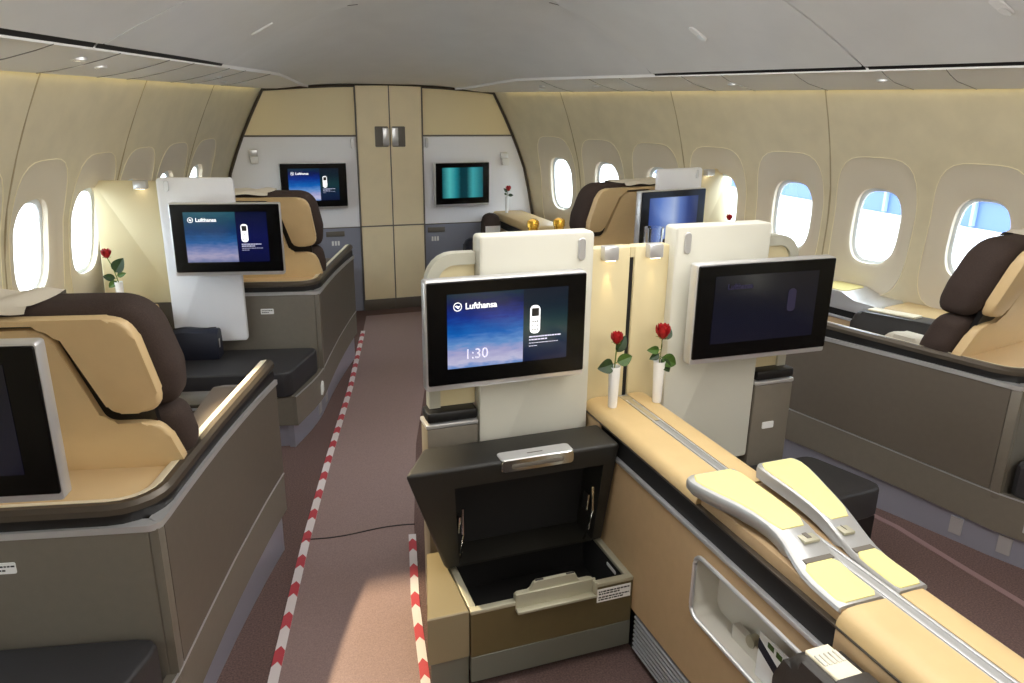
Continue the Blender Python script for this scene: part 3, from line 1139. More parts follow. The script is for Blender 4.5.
    if extra.get('pillar'):
        # ---- pillar carrying the television -----------------------
        p = T('screen_pillar', extra['pillar'], 'panel', (-.53, -.05, .45), fr, 'white screen panels')
        z0 = .448
        pan = p.part('panel', MB().prism(rrect(-.698, extra.get('pillar_u', -.352), z0, 1.252, .018, 4), XZ, .018, .050, .008, 2), K['pillarw'])
        p.part('coat_hook', MB().prism(rrect(-.663, -.641, 1.19, 1.24, .010, 4), XZ, .012, .020, .002, 1), K['silver'], parent=pan)
        rot = fr.rot
        du, dv, dz = extra.get('tv_shift', (0, 0, 0))
        c = fr.w((-.378 + du, -.090 + dv, 0))
        tf = Fr(c.x, c.y, rot, 1)
        if tv_kind:
            television(tf, (0, 0, .825 + dz), .495, .322, tv_label, tv_kind)
    if extra.get('partition'):
        # ---- beige partition with its lamp ------------------------
        q = T('partition', extra['partition'], 'partition', (-.84, .0, .64), fr, 'beige window partitions')
        q.part('panel', MB().prism(rpoly([(-1.01, .645, 0), (-.665, .645, 0), (-.665, 1.232, .01), (-.985, 1.236, .015)], 4), XZ, .054, .080, .005, 2), K['partition'])
        lp_ = T('partition_lamp', extra['lamp'], 'lamp', (-.77, .04, 1.20), fr, 'partition reading lamps')
        lp_.part('housing', MB().box(-.800, -.742, .016, .062, 1.200, 1.238, .004), K['silver'])
        lp_.part('lens', MB().box(-.79, -.752, .022, .045, 1.1985, 1.2005), K['lens'])
    # ---- ottoman ----------------------------------------------
    o = T('ottoman', extra['ottoman'], 'ottoman', (-.5, -.155, 0), fr, 'window suite ottomans')
    fr = o.fr = Fr(fr.w((0, d, 0)).x, fr.w((0, d, 0)).y, fr.rot, fr.sd)
    o.o.location = fr.w(o.base)
    cs = rpoly([(-.93, -.315 - d, .05), (-.085 - d * .3, -.315 - d, .05), (-.012, -.012, .05), (-.93, -.012, .05)], 3)
    o.part('cushion', MB().prism(cs, XY, .262, .385, .010, 3), K['cushion'])
    cs = [(-.93, -.305 - d), (-.066 - d * .32, -.305 - d), (-.034, -.015), (-.93, -.015)]
    o.part('base', MB().prism(cs, XY, .115, .258), K['taupe'])
    cs = [(-.92, -.285 - d), (-.090 - d * .3, -.285 - d), (-.06, -.02), (-.92, -.02)]
    fr = inner if False else fr
    o.part('kick_plate', MB().prism(cs, XY, .0, .113), K['kick'])
    fr = inner
    # ---- side console along the window -------------------------
    if extra.get('console'):
        cst = T('side_console', extra['console'], 'console', (-.88, .9, 0), fr, 'window side consoles')
        ua, ub = -.99, -.735
        v0, v1 = extra.get('console_v', (.40, 1.78))
        cst.part('body', MB().box(ua, ub - .02, v0, v1, .0, .575, .004), K['tan'])
        cst.part('slot', MB().box(ub - .022, ub - .014, v0 + .05, v1 - .05, .535, .575), K['slot'])
        cst.part('rail', MB().box(ub - .022, ub - .006, v0, v1, .520, .534, .003), K['silver'])
        cst.part('padded_top', MB().box(ua + .02, ub - .005, v0, v0 + .66, .577, .640, .02, 3), K['leather'])
        cst.part('padded_top', MB().box(ua + .02, ub - .005, v1 - .30, v1, .577, .640, .02, 3), K['leather'])
        mb = MB()
        mb.prism(rpoly([(v0 + .67, .58, .01), (v1 - .31, .58, .01), (v1 - .31, .672, .03), (v1 - .50, .672, .06), (v1 - .58, .640, .06), (v0 + .67, .635, .02)], 5), YZ, ua + .03, ub + .02, .010, 3)
        pod = cst.part('armrest_pod', mb, K['silver'])
        cst.part('pod_pad', MB().prism(rrect(ua + .06, ub - .005, v1 - .50, v1 - .325, .03, 4), XY, .670, .675), K['podpad'], parent=pod)
    return t


XO = XC * 2
FL1, FL2 = Fr(-.79, 3.74, -A12, 1), Fr(-1.37, 1.63, -A12, 1)
FR1, FR2 = Fr(.79 + XO, 3.74, A12, -1), Fr(1.37 + XO, 1.63, A12, -1)
suite(FL1, 'L1', 'soft', 'television lit with sky and handset picture on the white panel left of the aisle', dict(plate=('white', 'white shield sticker', -.05), d=.085,
    shell='taupe seat shell with silver trim left of the aisle, nearest the front bulkhead',
    seat='beige shelled lounge seat with brown cushions left of the aisle, nearest the front bulkhead',
    pillar='tall white panel left of the aisle behind the sky-picture television, dark pouch at its foot',
    partition='beige partition left of the aisle behind a rose, beside the windows',
    lamp='silver square lamp on the beige partition above the rose left of the aisle',
    ottoman='long charcoal ottoman cushion on a taupe base, dark pouch lying on it',
    cloth='white cloth over the beige seat in front of the left bulkhead television',
    console='side console under the front left windows, past the left seat', placard=(-.26, .565)))
suite(FL2, 'L2', 'dark', 'blank dark television cut by the left edge of the photo', dict(d=.055,
    shell='nearest taupe seat shell with black and silver rim at the lower left',
    seat='nearest beige shelled seat with brown cushions, at the left edge of the photo',
    pillar='white panel behind the blank television at the left edge',
    ottoman='charcoal ottoman at the bottom left corner of the photo',
    cloth='crumpled white cloth draped over the nearest left seat back', cloth_u=(-.60, -.23), tv_shift=(.0, .030, .004), pillar_u=-.41,
    console='beige side console under the left windows, past the nearest left seat', placard=(-.345, .575)))
suite(FR1, 'R1', 'glow', 'television with a blue-white reflection beyond the right rose vase', dict(d=.085,
    shell='taupe seat shell at the right windows nearest the bulkhead, half hidden',
    seat='beige shelled seat with dark brown cushion at the far right windows',
    pillar='white panel behind the blue-reflecting television on the right',
    partition='beige partition at the right windows beyond the centre panels',
    lamp='small silver lamp on the beige partition at the right windows',
    ottoman='charcoal ottoman below the blue-reflecting television',
    cloth='white cloth over the far right seat back',
    console='beige padded side console under the foremost right windows', placard=(-.26, .565)))
suite(FR2, 'R2', None, '', dict(plate=('silver', 'silver release plate', -.12), d=.055,
    shell='long dark taupe seat shell with black rail beside the right aisle',
    seat='brown cushioned beige shelled seat at the right edge of the photo',
    ottoman='charcoal ottoman aft of the nearest right suite, at the right edge',
    cloth='white cloth over the seat at the right edge of the photo',
    console='padded side console with silver armrest pod under the right windows', placard=(-.26, .565)))

# front televisions
television(Fr(-.571, YF - .07, 0), (0, 0, .846), .485, .322, 'television with sky and handset picture on the bulkhead left of the closet', 'bright')
television(Fr(.568, YF - .09, R(4)), (0, 0, .836), .455, .322, 'television with teal curtain picture on the bulkhead right of the closet', 'teal')
# front ottomans under the bulkhead
for sd, x0, x1 in (('left', -1.0, -.36), ('right', .33, 1.0)):
    t = T('bulkhead_ottoman', 'dark ottoman against the blue-grey bulkhead panel on the %s' % sd, 'ottoman', ((x0 + x1) / 2, 5.7, 0), group='bulkhead ottomans')
    t.part('cushion', MB().box(x0, x1, 5.5, 5.87, .27, .38, .015, 3), K['cushion'])
    t.part('base', MB().box(x0 + .01, x1 - .01, 5.51, 5.86, 0, .268, .004), K['taupe'])

# ------------------------------------------------------------------ centre pair
def mir(x):
    return XO - x


def centre_pillar(s, label, hooklab):
    f = (lambda x: x) if s < 0 else mir
    p = T('screen_pillar', label, 'panel', (f(-.305), 2.05, .33), group='white screen panels')
    x0, x1 = sorted((f(-.485), f(-.122)))
    pan = p.part('panel', MB().prism(rrect(x0, x1, .40, 1.240, .012, 4), XZ, 2.015, 2.085, .008, 2), K['pillar'])
    c = f(-.165)
    p.part('coat_hook', MB().prism(rrect(c - .012, c + .012, 1.155, 1.222, .011, 4), XZ, 2.008, 2.016, .002, 1), K['silver'], parent=pan)
    # swept wing with fabric infill, on the aisle side
    wgx = [f(x) for x in (-.495, -.655)]
    w_ = T('privacy_wing', 'grey framed beige privacy wing beside the %s centre panel' % ('left' if s < 0 else 'right'), 'panel', (f(-.57), 2.07, .721), group='privacy wings')

    def outl(ins, bot):
        pts = [(-.487, bot), (-.487, 1.190 - ins), (-.55, 1.190 - ins)] + [(-.55 - (.083 - ins) * math.sin(R(a)), 1.105 + (.085 - ins) * math.cos(R(a))) for a in (15, 30, 45, 60, 75, 90)] + [(-.633 + ins, bot)]
        return [(f(a), b) for a, b in pts]
    o1, o2 = outl(0, .721), outl(.034, .721)
    mb = MB()
    rows = []
    for a, b in zip(o1[1:], o2[1:]):
        rows.append([Vector((a[0], 2.045, a[1])), Vector((a[0], 2.085, a[1])), Vector((b[0], 2.085, b[1])), Vector((b[0], 2.045, b[1]))])
    mb.loft(rows)
    w_.part('frame', mb, K['wingframe'])
    w_.part('infill', MB().prism(o2, XZ, 2.056, 2.074), K['partition'])
    # small cabinet below the wing
    x0, x1 = sorted((f(-.650), f(-.490)))
    c_ = T('aisle_cabinet', 'narrow taupe cabinet with black pad under the %s centre wing' % ('left' if s < 0 else 'right'), 'cabinet', ((x0 + x1) / 2, 2.1, 0), group='aisle cabinets')
    b_ = c_.part('body', MB().box(x0, x1, 2.012, 2.09, .0, .668, .006), K['taupe'])
    c_.part('silver_trim', MB().box(x0 - .003, x1, 2.009, 2.092, .669, .683, .004), K['silver'])
    c_.part('pad', MB().box(x0 + .002, x1, 2.012, 2.088, .684, .720, .010, 2), K['black'])
    if s > 0:
        mb = MB().prism(rrect(f(-.56) - .024, f(-.56) + .024, .50, .525, .003, 2), XZ, 2.009, 2.013)
        c_.part('placard', mb, K['white'], parent=b_)
    return p


centre_pillar(-1, 'tall cream white panel left of the two roses, open ottoman at its foot', '')
centre_pillar(1, 'tall cream white panel right of the two roses', '')
television(Fr(-.420, 1.945, 0), (0, 0, .832), .488, .305, 'large television with clock over clouds, above the open ottoman', 'bright')
television(Fr(.452, 1.925, R(-1.5)), (0, 0, .826), .522, .309, 'switched-off dark television right of the two roses', 'dim')

# beige divider between the panels
t = T('room_divider', 'beige centre divider behind the two roses, black slot down its middle', 'divider', (XC, 2.07, .69))
for a, b in ((-.127, .021), (.036, .163)):
    t.part('half_panel', MB().box(a, b, 2.048, 2.10, .60, 1.180, .006), K['partition'])
t.part('slot', MB().box(.0212, .0358, 2.056, 2.10, .60, 1.145), K['slot'])
t.part('bridge', MB().box(.0212, .0358, 2.05, 2.10, 1.146, 1.178), K['partition'])
for x, e, lb in ((-.058, 6.0, 'lit'), (.098, 2.2, 'dim')):
    l = T('divider_lamp', 'square silver lamp on the centre divider above the %s rose' % ('left' if x < 0 else 'right'), 'lamp', (x, 2.03, 1.155), group='divider lamps')
    l.part('housing', MB().box(x - .025, x + .025, 2.022, 2.056, 1.144, 1.188, .004), K['silver'])
    l.part('lens', MB().box(x - .016, x + .016, 2.026, 2.044, 1.142, 1.1445), K['lens'])
    lamp('divider_beam', 'SPOT', (x, 2.036, 1.138), Vector((0, .010, -.5)).to_track_quat('-Z', 'Y').to_euler(), e * .09, (1, .72, .34), spot_size=R(34), spot_blend=.6, shadow_soft_size=.004)

# long console
YC0, YC1 = .05, 2.046
t = T('centre_console', 'long beige padded console down the middle with grey strip and side niche', 'console', (XC, 1.0, 0))
def pad_prof(xo, xi):
    s = 1 if xi > xo else -1
    r = .032
    pts = [(xi, .640), (xi, .688), (xo + s * (r + .015), .690)]
    for a in (15, 35, 55, 75, 90):
        pts.append((xo + s * r - s * r * math.sin(R(a)), .690 - r + r * math.cos(R(a)) - .001))
    pts.append((xo, .652))
    return pts
for xo, xi in ((-.118, -.001), (.116, .037)):
    for y0, y1 in ((YC0, .918), (1.396, YC1)):
        mb = MB()
        pr = pad_prof(xo, xi)
        mb.loft([[Vector((a, y, z)) for a, z in pr] for y in (y0, y0 + .3 * (y1 - y0), y0 + .6 * (y1 - y0), y1)])
        t.part('padded_top', mb, K['leather'])
for a, b in ((-.106, -.001), (.037, .104)):
    t.part('pod_bed', MB().box(a, b, .921, 1.394, .650, .686, .003), K['tan'])
t.part('centre_strip', MB().box(.000, .036, YC0, YC1, .66, .686, .002), K['podframe'])
mb = MB().box(.003, .010, YC0, YC1 - .05, .686, .689, .001).box(.027, .034, YC0, YC1 - .05, .686, .689, .001)
t.part('strip_rail', mb, K['silver'])
for s, f in ((-1, lambda x: x), (1, lambda x: -x - .002)):
    def bx(x0, x1, y0, y1, z0, z1, bev=0):
        a, b = sorted((f(x0), f(x1)))
        return MB().box(a, b, y0, y1, z0, z1, bev)
    t.part('upper_trim', bx(-.120, -.10, YC0, YC1, .650, .656, .002), K['bronze'])
    t.part('slot', bx(-.112, -.10, .922, 1.93, .588, .650), K['slot'])
    t.part('slot_end_panel', bx(-.118, -.10, 1.932, YC1, .588, .649, .003), K['tan'])
    t.part('slot_end_panel', bx(-.118, -.10, YC0, .918, .588, .649, .003), K['tan'])
    t.part('silver_rail', bx(-.123, -.106, YC0, 1.935, .576, .589, .003), K['silver'])
    if s > 0:
        t.part('side_panel', bx(-.116, -.02, YC0, YC1, .155, .576, .002), K['tan'])
    else:
        # side panel with the rounded niche cut into it
        mb = MB()
        n = 48
        ny0, ny1, nz0, nz1 = .86, 1.375, .352, .530
        cy, cz = (ny0 + ny1) / 2, (nz0 + nz1) / 2
        hole = rrect(ny0, ny1, nz0, nz1, .03, 5)
        m_ = len(hole)
        outer = []
        for (y, z) in hole:
            ay, az = y - cy, z - cz
            k = min((YC1 - cy) / ay if ay > 1e-6 else 1e9, (YC0 - cy) / ay if ay < -1e-6 else 1e9, (.576 - cz) / az if az > 1e-6 else 1e9, (.155 - cz) / az if az < -1e-6 else 1e9)
            outer.append((cy + ay * k, cz + az * k))
        mb.loft([[Vector((-.116, y, z)) for y, z in outer], [Vector((-.116, y, z)) for y, z in hole]], True, False)
        for (y, z) in ((YC0, .155), (YC1, .155), (YC0, .576), (YC1, .576)):
            q = sorted(range(m_), key=lambda i: (outer[i][0] - y) ** 2 + (outer[i][1] - z) ** 2)
            q = [i for i in q if True][:1]
            i0 = q[0]
            best = None
            for j in ((i0 + 1) % m_, (i0 - 1) % m_):
                if abs(outer[j][0] - outer[i0][0]) > 1e-6 and abs(outer[j][1] - outer[i0][1]) > 1e-6:
                    best = j
            if best is not None:
                mb.face([(-.116, outer[i0][0], outer[i0][1]), (-.116, y, z), (-.116, outer[best][0], outer[best][1])])
        sp_ = t.part('side_panel', mb, K['tan'], smooth=False)
        mb = MB()
        mb.loft([[Vector((-.116, y, z)) for y, z in hole], [Vector((-.045, cy + (y - cy) * .97, cz + (z - cz) * .93)) for y, z in hole]], True, False)
        mb.face([Vector((-.045, cy + (y - cy) * .97, cz + (z - cz) * .93)) for y, z in hole])
        t.part('niche', mb, K['nichein'], parent=sp_)
        mb = MB()
        mb.tube([Vector((-.118, y, z)) for y, z in rrect(ny0, ny1, nz0, nz1, .03, 5)], .006, 8, True)
        t.part('niche_frame', mb, K['silver'], parent=sp_)
        mb = MB().box(-.075, -.055, .87, 1.26, .345, .395, .002)
        t.part('niche_pocket', mb, K['nichein'], parent=sp_)
        mb = MB().prism(arc(1.19, .395, .016, 0, 360, 16)[:-1], YZ, -.079, -.055, .002, 1)
        t.part('niche_socket', mb, K['rim'], parent=sp_)
    vx = f(-.10)
    mb = MB()
    a, b = sorted((f(-.108), f(-.05)))
    mb.box(a, b, YC0, 1.655, .02, .152)
    g_ = t.part('vent_backing', mb, K['seam'])
    mb = MB()
    for k in range(8):
        a, b = sorted((f(-.117), f(-.105)))
        mb.box(a, b, YC0, 1.65, .026 + k * .0155, .0345 + k * .0155, .0025, 1)
    t.part('vent_louvres', mb, K['vent'], parent=g_)
    a, b = sorted((f(-.10), f(-.03)))
    t.part('plinth', MB().box(a, b, YC0, YC1, .0, .15), K['black'])
# strip detail near the divider
t.part('strip_end', MB().box(.001, .035, 1.82, 2.03, .6865, .6885, .001), K['wallseam'])

# armrest pods
def pod(s, label):
    def g(x, y):
        if s < 0:
            return x
        q = sm((y - 1.0) / .22)
        return .036 + .007 * q - x * (.667 + .19 * q)
    f = lambda x: g(x, 1.2)
    p = T('armrest_pod', label, 'armrest', (f(-.07), 1.15, .69), group='console armrest pods')
    # stations along y: left edge, right edge, top z
    st = [(.922, -.114, .0, .692), (.96, -.114, .0, .693), (1.0, -.113, .0, .694), (1.03, -.110, .0, .697), (1.055, -.106, .0, .702), (1.08, -.102, .0, .710), (1.105, -.099, -.001, .719), (1.13, -.098, -.002, .727), (1.16, -.100, -.003, .733), (1.20, -.107, -.004, .737), (1.25, -.121, -.005, .739), (1.30, -.139, -.006, .739), (1.34, -.151, -.006, .739), (1.375, -.157, -.007, .739), (1.393, -.154, -.010, .739), (1.40, -.145, -.018, .738)]
    mb = MB()
    rows = []
    for y, a, b, z in st:
        th = .016 + (.018 if y > 1.1 else .0)
        rows.append([Vector((g(x, y), y, q)) for x, q in ((a + .012, z - th - .006), (a + .002, z - th + .006), (a, z - .010), (a + .003, z - .003), (a + .010, z), (b - .008, z), (b - .002, z - .004), (b, z - .010), (b - .002, z - th))])
    mb.loft(rows)
    body = p.part('frame', mb, K['podframe'])
    # pads on top, front pad and rear pad
    def topz(y):
        for q, r in zip(st, st[1:]):
            if y <= r[0]:
                return q[3] + (r[3] - q[3]) * (y - q[0]) / (r[0] - q[0])
        return st[-1][3]

    def edges(y):
        for q, r in zip(st, st[1:]):
            if y <= r[0]:
                k = (y - q[0]) / (r[0] - q[0])
                return q[1] + (r[1] - q[1]) * k, q[2] + (r[2] - q[2]) * k
        return st[-1][1], st[-1][2]
    for nm, y0, y1, ins in (('front_pad', 1.135, 1.392, .010), ('rear_pad', .928, 1.045, .012)):
        mb = MB()
        rows = []
        for i in range(11):
            y = y0 + (y1 - y0) * i / 10
            a, b = edges(y)
            e = .010 * max(0, abs(i - 5) - 4)
            z = topz(y) + .0005
            x0, x1 = a + ins + e, b - ins * .7 - e
            rows.append([Vector((g(x0, y), y, z - .003)), Vector((g(x0, y), y, z)), Vector((g(x0 + .003, y), y, z + .0022)), Vector((g(x1 - .003, y), y, z + .0022)), Vector((g(x1, y), y, z)), Vector((g(x1, y), y, z - .003))])
        mb.loft(rows)
        p.part(nm, mb, K['podpad'])
    # switch plate and recess between the pads
    y0, y1 = 1.088, 1.128
    a, b = edges(1.1)
    xs = sorted((g(a + .045, 1.1), g(b - .014, 1.1)))
    mb = MB().box(xs[0], xs[1], y0, y1, topz(1.1) - .002, topz(1.11) + .0015, .001)
    sw = p.part('switch_plate', mb, K['rim'])
    mb = MB().box(xs[0] + .014, xs[1] - .014, y0 + .010, y1 - .010, topz(1.1) + .001, topz(1.11) + .003, .001)
    p.part('switch', mb, K['seam'], parent=sw)
    a, b = edges(1.06)
    xs = sorted((g(a + .02, 1.05), g(b - .012, 1.05)))
    mb = MB().box(xs[0], xs[1], 1.046, 1.066, topz(1.05) - .004, topz(1.05) + .0025)
    p.part('recess', mb, K['seam'])
    return p


pod(-1, 'silver framed pale yellow armrest pod on the console, on the side of the open ottoman')
pod(1, 'silver framed pale yellow armrest pod on the console, on the side of the right aisle')

# roses on the console
rose_in_vase(WORLD, (-.064, 1.955, .690), 'red rose with two green leaves in the left vase on the centre console', 'white vase of the left of the two console roses', (.002, 0, .225), 1.0,
             [(.10, (-1, -.25, -.1), .045, .036, True), (.12, (1, -.2, .35), .042, .030, False), (.45, (.55, -.1, 1), .046, .026, True)], h=.136, r=.0185)
rose_in_vase(WORLD, (.092, 1.95, .690), 'red rose with many leaves in the right vase on the centre console', 'white vase of the right of the two console roses', (.004, 0, .232), 1.25,
             [(.16, (1, -.25, -.5), .046, .034, False), (.12, (.6, -.4, -.9), .040, .026, True), (.40, (-1, -.2, .12), .036, .020, False), (.30, (-.8, -.2, -.3), .03, .02, True), (.7, (.5, .2, .75), .042, .034, True)], h=.138, r=.0185)
rose_in_vase(FL1, (-.885, -.09, .662), 'red rose with a large round leaf in front of the left windows', 'white vase on the left side console in front of the beige partition', (-.035, 0, .255), 1.15,
             [(.30, (.55, -.1, .9), .062, .046, True), (.12, (-1, -.3, .25), .042, .026, True), (.05, (-.8, -.3, -.6), .036, .024, False), (.2, (.9, -.2, .3), .034, .02, False)], r=.018)
solo('vase_shelf', MB().box(-.985, -.74, -.42, -.014, .60, .661, .015, 3), K['leather'], 'beige padded shelf end that carries the rose left of the aisle', 'shelf', (-.86, -.2, .60), FL1)
rose_in_vase(FR1, (-.845, -.09, .762), 'red rose whose flower shows above the right centre panel', 'white vase behind the right centre panel', (.0, 0, .195), 1.0,
             [(.5, (.9, -.2, .1), .03, .02, True)], r=.015)
solo('vase_shelf', MB().box(-.95, -.74, -.30, -.014, .70, .761, .015, 3), K['leather'], 'beige padded shelf behind the right centre panel with a rose on it', 'shelf', (-.86, -.2, .70), FR1)
rose_in_vase(WORLD, (.915, 5.72, .762), 'red rose by the bulkhead at the far right', 'white vase at the far right in front of the bulkhead', (.012, 0, .19), 1.1,
             [(.45, (-.8, -.2, .9), .035, .018, True), (.15, (1, -.2, .0), .035, .018, True), (.2, (-.5, -.2, .2), .02, .014, True)], h=.13, r=.014)

# shelf at the far right that carries the vase, with its slot
t = T('bulkhead_side_shelf', 'beige side shelf with a dark slot under the foremost right window', 'shelf', (1.03, 5.3, .6))
t.part('padded_top', MB().box(.84, 1.10, 5.0, 5.86, .700, .761, .02, 3), K['leather'])
t.part('body', MB().box(.86, 1.12, 5.0, 5.86, .40, .64, .004), K['tan'])
t.part('slot', MB().box(.865, 1.10, 5.02, 5.84, .641, .699), K['slot'])

# ------------------------------------------------------------------ open ottoman of the centre left seat
t = T('open_ottoman', 'open storage ottoman with raised dark lid and silver latch below the large television', 'ottoman', (-.37, 1.82, 0))
X0, X1, Yo0, Yo1 = -.620, -.118, 1.668, 1.975
zb, zt = .030, .268
mb = MB()
mb.box(X0, X1, Yo0, Yo0 + .012, .115, zt - .008, .001, 1)
mb.box(X1 - .014, X1, Yo0 + .013, Yo1, .115, zt - .008)
mb.box(X0, X0 + .014, Yo0 + .013, Yo1, .115, zt - .008)
mb.box(X0, X1, Yo1, Yo1 + .014, .115, zt - .008)
t.part('box', mb, K['boxfront'])
mb = MB().box(X0, X1, Yo0 - .001, Yo0 + .012, zb, .114, .001, 1).box(X0 + .01, X1 - .002, Yo0 + .013, Yo1, zb, .114)
t.part('kick_strip', mb, K['boxkick'])
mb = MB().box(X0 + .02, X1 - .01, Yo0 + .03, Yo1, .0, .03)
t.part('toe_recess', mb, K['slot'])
mb = MB()
mb.box(X0 + .014, X1 - .014, Yo0 + .012, Yo1, .116, .122)
mb.box(X0 + .0142, X0 + .018, Yo0 + .012, Yo1, .122, zt - .01).box(X1 - .018, X1 - .0142, Yo0 + .012, Yo1, .122, zt - .01)
mb.box(X0 + .014, X1 - .014, Yo0 + .0122, Yo0 + .016, .122, zt - .01).box(X0 + .014, X1 - .014, Yo1 - .004, Yo1 - .0002, .122, zt - .01)
t.part('lining', mb, K['inside'])
mb = MB()
mb.box(X0 - .001, X1 + .001, Yo0 - .002, Yo0 + .020, zt - .012, zt + .001, .003)
mb.box(X0 - .001, X0 + .020, Yo0 + .02, Yo1, zt - .012, zt + .001, .003)
mb.box(X1 - .020, X1 + .001, Yo0 + .02, Yo1, zt - .012, zt + .001, .003)
t.part('rim', mb, K['rim'])
mb = MB().prism(rrect(1.74, 1.80, .228, .240, .0055, 4), YZ, X1 - .0195, X1 - .017)
t.part('rim_light', mb, K['white'], label='short white plate inside the right wall')
# side casing next to the box, towards the aisle
cs = [(-.742, 1.672), (X0 - .004, 1.672), (X0 - .004, 1.98), (-.668, 1.98)]
t.part('side_casing', MB().prism(cs, XY, .116, zt, .003, 1), K['boxside'])
cs = [(-.733, 1.68), (X0 - .004, 1.68), (X0 - .004, 1.98), (-.664, 1.98)]
t.part('casing_kick', MB().prism(cs, XY, .0, .115), K['boxkick'])
# silver latch on the box
lx0, lx1 = -.490, -.250
out = rpoly([(lx0, .250, .004), (lx0, .292, .008), (lx0 + .045, .292, .006), (lx0 + .060, .318, .008), (lx1 - .055, .318, .008), (lx1 - .045, .292, .006), (lx1 + .006, .292, .02), (lx1 + .006, .250, .01)], 4)
la = t.part('latch', MB().prism(out, XZ, Yo0 + .004, Yo0 + .016, .002, 1), K['rim'])
mb = MB()
mb.box(lx0, lx1 + .006, Yo0 - .024, Yo0 - .002, .240, .250, .003)
mb.box(lx1 - .004, lx1 + .006, Yo0 - .022, Yo0 + .006, .248, .290, .004)
mb.box(lx0, lx1 + .006, Yo0 - .003, Yo0 + .004, .240, .292, .001, 1)
t.part('latch_lip', mb, K['rim'], parent=la)
mb = MB()
for c in (lx0 + .075, lx1 - .07):
    mb.box(c - .012, c + .012, Yo0 + .007, Yo0 + .013, .317, .3195)
t.part('latch_slots', mb, K['blackink'], parent=la)
# notice with two lines of small print
lb = t.part('notice', MB().box(-.236, -.126, Yo0 - .0035, Yo0 - .0022, .206, .250), K['white'])
mb = MB()
for q, ln in ((.239, .098), (.231, .062), (.220, .098), (.212, .070)):
    x = -.231
    while x < -.231 + ln:
        l = random.uniform(.004, .011)
        mb.box(x, min(x + l, -.131), Yo0 - .0042, Yo0 - .0034, q, q + .0042)
        x += l + .0022
t.part('notice_print', mb, K['blackink'], parent=lb)
# raised lid: thick padded cover stood on its hinge, hollow on the underside
YLf, YLb = 1.790, 1.945
ztp = .645
def lidpts(y):
    k = (y - YLf) / (YLb - YLf)
    return [(-.768 + .09 * k, ztp), (-.118, ztp), (-.130, .285), (-.640 + .0 * k, .285)]
a, b = lidpts(YLf), lidpts(YLb)
mb = MB()
va = [mb.bm.verts.new((p[0], YLf, p[1])) for p in a]
vb = [mb.bm.verts.new((p[0], YLb, p[1])) for p in b]
mb.bm.faces.new(vb[::-1])
for i in range(4):
    j = (i + 1) % 4
    mb.bm.faces.new((va[i], vb[i], vb[j], va[j]))
# front face with a rectangular hollow
inn = [(-.625, .578), (-.165, .578), (-.165, .290), (-.600, .290)]
vi = [mb.bm.verts.new((p[0], YLf, p[1])) for p in inn]
vd = [mb.bm.verts.new((p[0] * 1.0, YLb - .035, p[1])) for p in inn]
for i in range(4):
    j = (i + 1) % 4
    mb.bm.faces.new((va[i], va[j], vi[j], vi[i]))
    mb.bm.faces.new((vi[i], vi[j], vd[j], vd[i]))
mb.bm.faces.new(vd)
es = [e for e in mb.bm.edges if any(v in va + vb for v in e.verts) and not any(v in vi for v in e.verts)]
bmesh.ops.bevel(mb.bm, geom=es, offset=.012, segments=3, profile=.5, affect='EDGES')
tiltf = lambda c: (c.x, c.y + (ztp - c.z) * .17, c.z)
lid = t.part('lid', mb.xf(tiltf), K['lid'])
mb = MB()
mb.box(-.598, -.168, YLb - .040, YLb - .036, .295, .572)
t.part('lid_lining', mb.xf(tiltf), K['inside'], parent=lid)
# chrome grip on the lid
gx0, gx1 = -.492, -.270
mb = MB()
mb.prism(rrect(gx0, gx1, ztp - .036, ztp + .003, .012, 4), XZ, YLf - .004, YLf + .004, .002, 1)
gp = t.part('grip', mb, K['chrome'], parent=lid)
mb = MB().prism(rrect(gx0, gx1, YLf - .003, YLf + .05, .012, 4), XY, ztp - .002, ztp + .004, .002, 1)
t.part('grip_tray', mb, K['silver'], parent=lid)
mb = MB().box(gx0 + .03, gx1 - .035, YLf - .0055, YLf - .003, ztp - .024, ztp - .012, .002)
mb.box(gx0 + .085, gx1 - .09, YLf + .02, YLf + .024, ztp + .0035, ztp + .0046)
t.part('grip_latch', mb, K['seam'], parent=lid)
# hinge stays
for x in (-.598, -.188):
    mb = MB().tube([(x, YLf + .004, .50), (x, YLf - .012, .42), (x, YLf - .004, .345), (x, YLf + .02, .285)], .004, 6)
    mb.box(x - .004, x + .004, YLf + .02, YLf + .05, .40, .46, .002)
    t.part('hinge_stay', mb.xf(tiltf), K['chrome'], parent=lid)

# closed ottoman of the other centre seat
t = T('closed_ottoman', 'closed dark ottoman right of the console, mostly hidden by the armrest pods', 'ottoman', (mir(-.40), 1.82, 0))
cs = rpoly([(.165, 1.665, .05), (.865, 1.70, .05), (.78, 1.985, .05), (.165, 1.985, .05)], 3)
t.part('cushion', MB().prism(cs, XY, .268, .378, .010, 3), K['cushion'])
cs = [(.165, 1.675), (.84, 1.71), (.755, 1.98), (.165, 1.98)]
t.part('base', MB().prism(cs, XY, .0, .266), K['black'])

# brochure in the niche
t = T('brochure', 'white and navy leaflet with green marks standing in the console niche', 'leaflet', (-.10, .99, .36))
bt = Matrix.Rotation(R(-8), 4, 'X')
def leafl(poly, x0, x1):
    return MB().prism(poly, YZ, x0, x1)
t.part('cover', leafl([(.90, .356), (1.135, .356), (1.135, .474), (.90, .474)], -.100, -.097), K['white'])
t.part('band', leafl([(.90, .396), (1.03, .410), (1.135, .456), (1.135, .430), (1.04, .390), (.90, .376)], -.1012, -.1002), K['navy'])
t.part('mark', leafl([(1.085, .452), (1.105, .454), (1.105, .467), (1.085, .466)], -.1012, -.1002).add(leafl([(1.058, .449), (1.076, .450), (1.076, .464), (1.058, .463)], -.1012, -.1002)), K['leaf'])

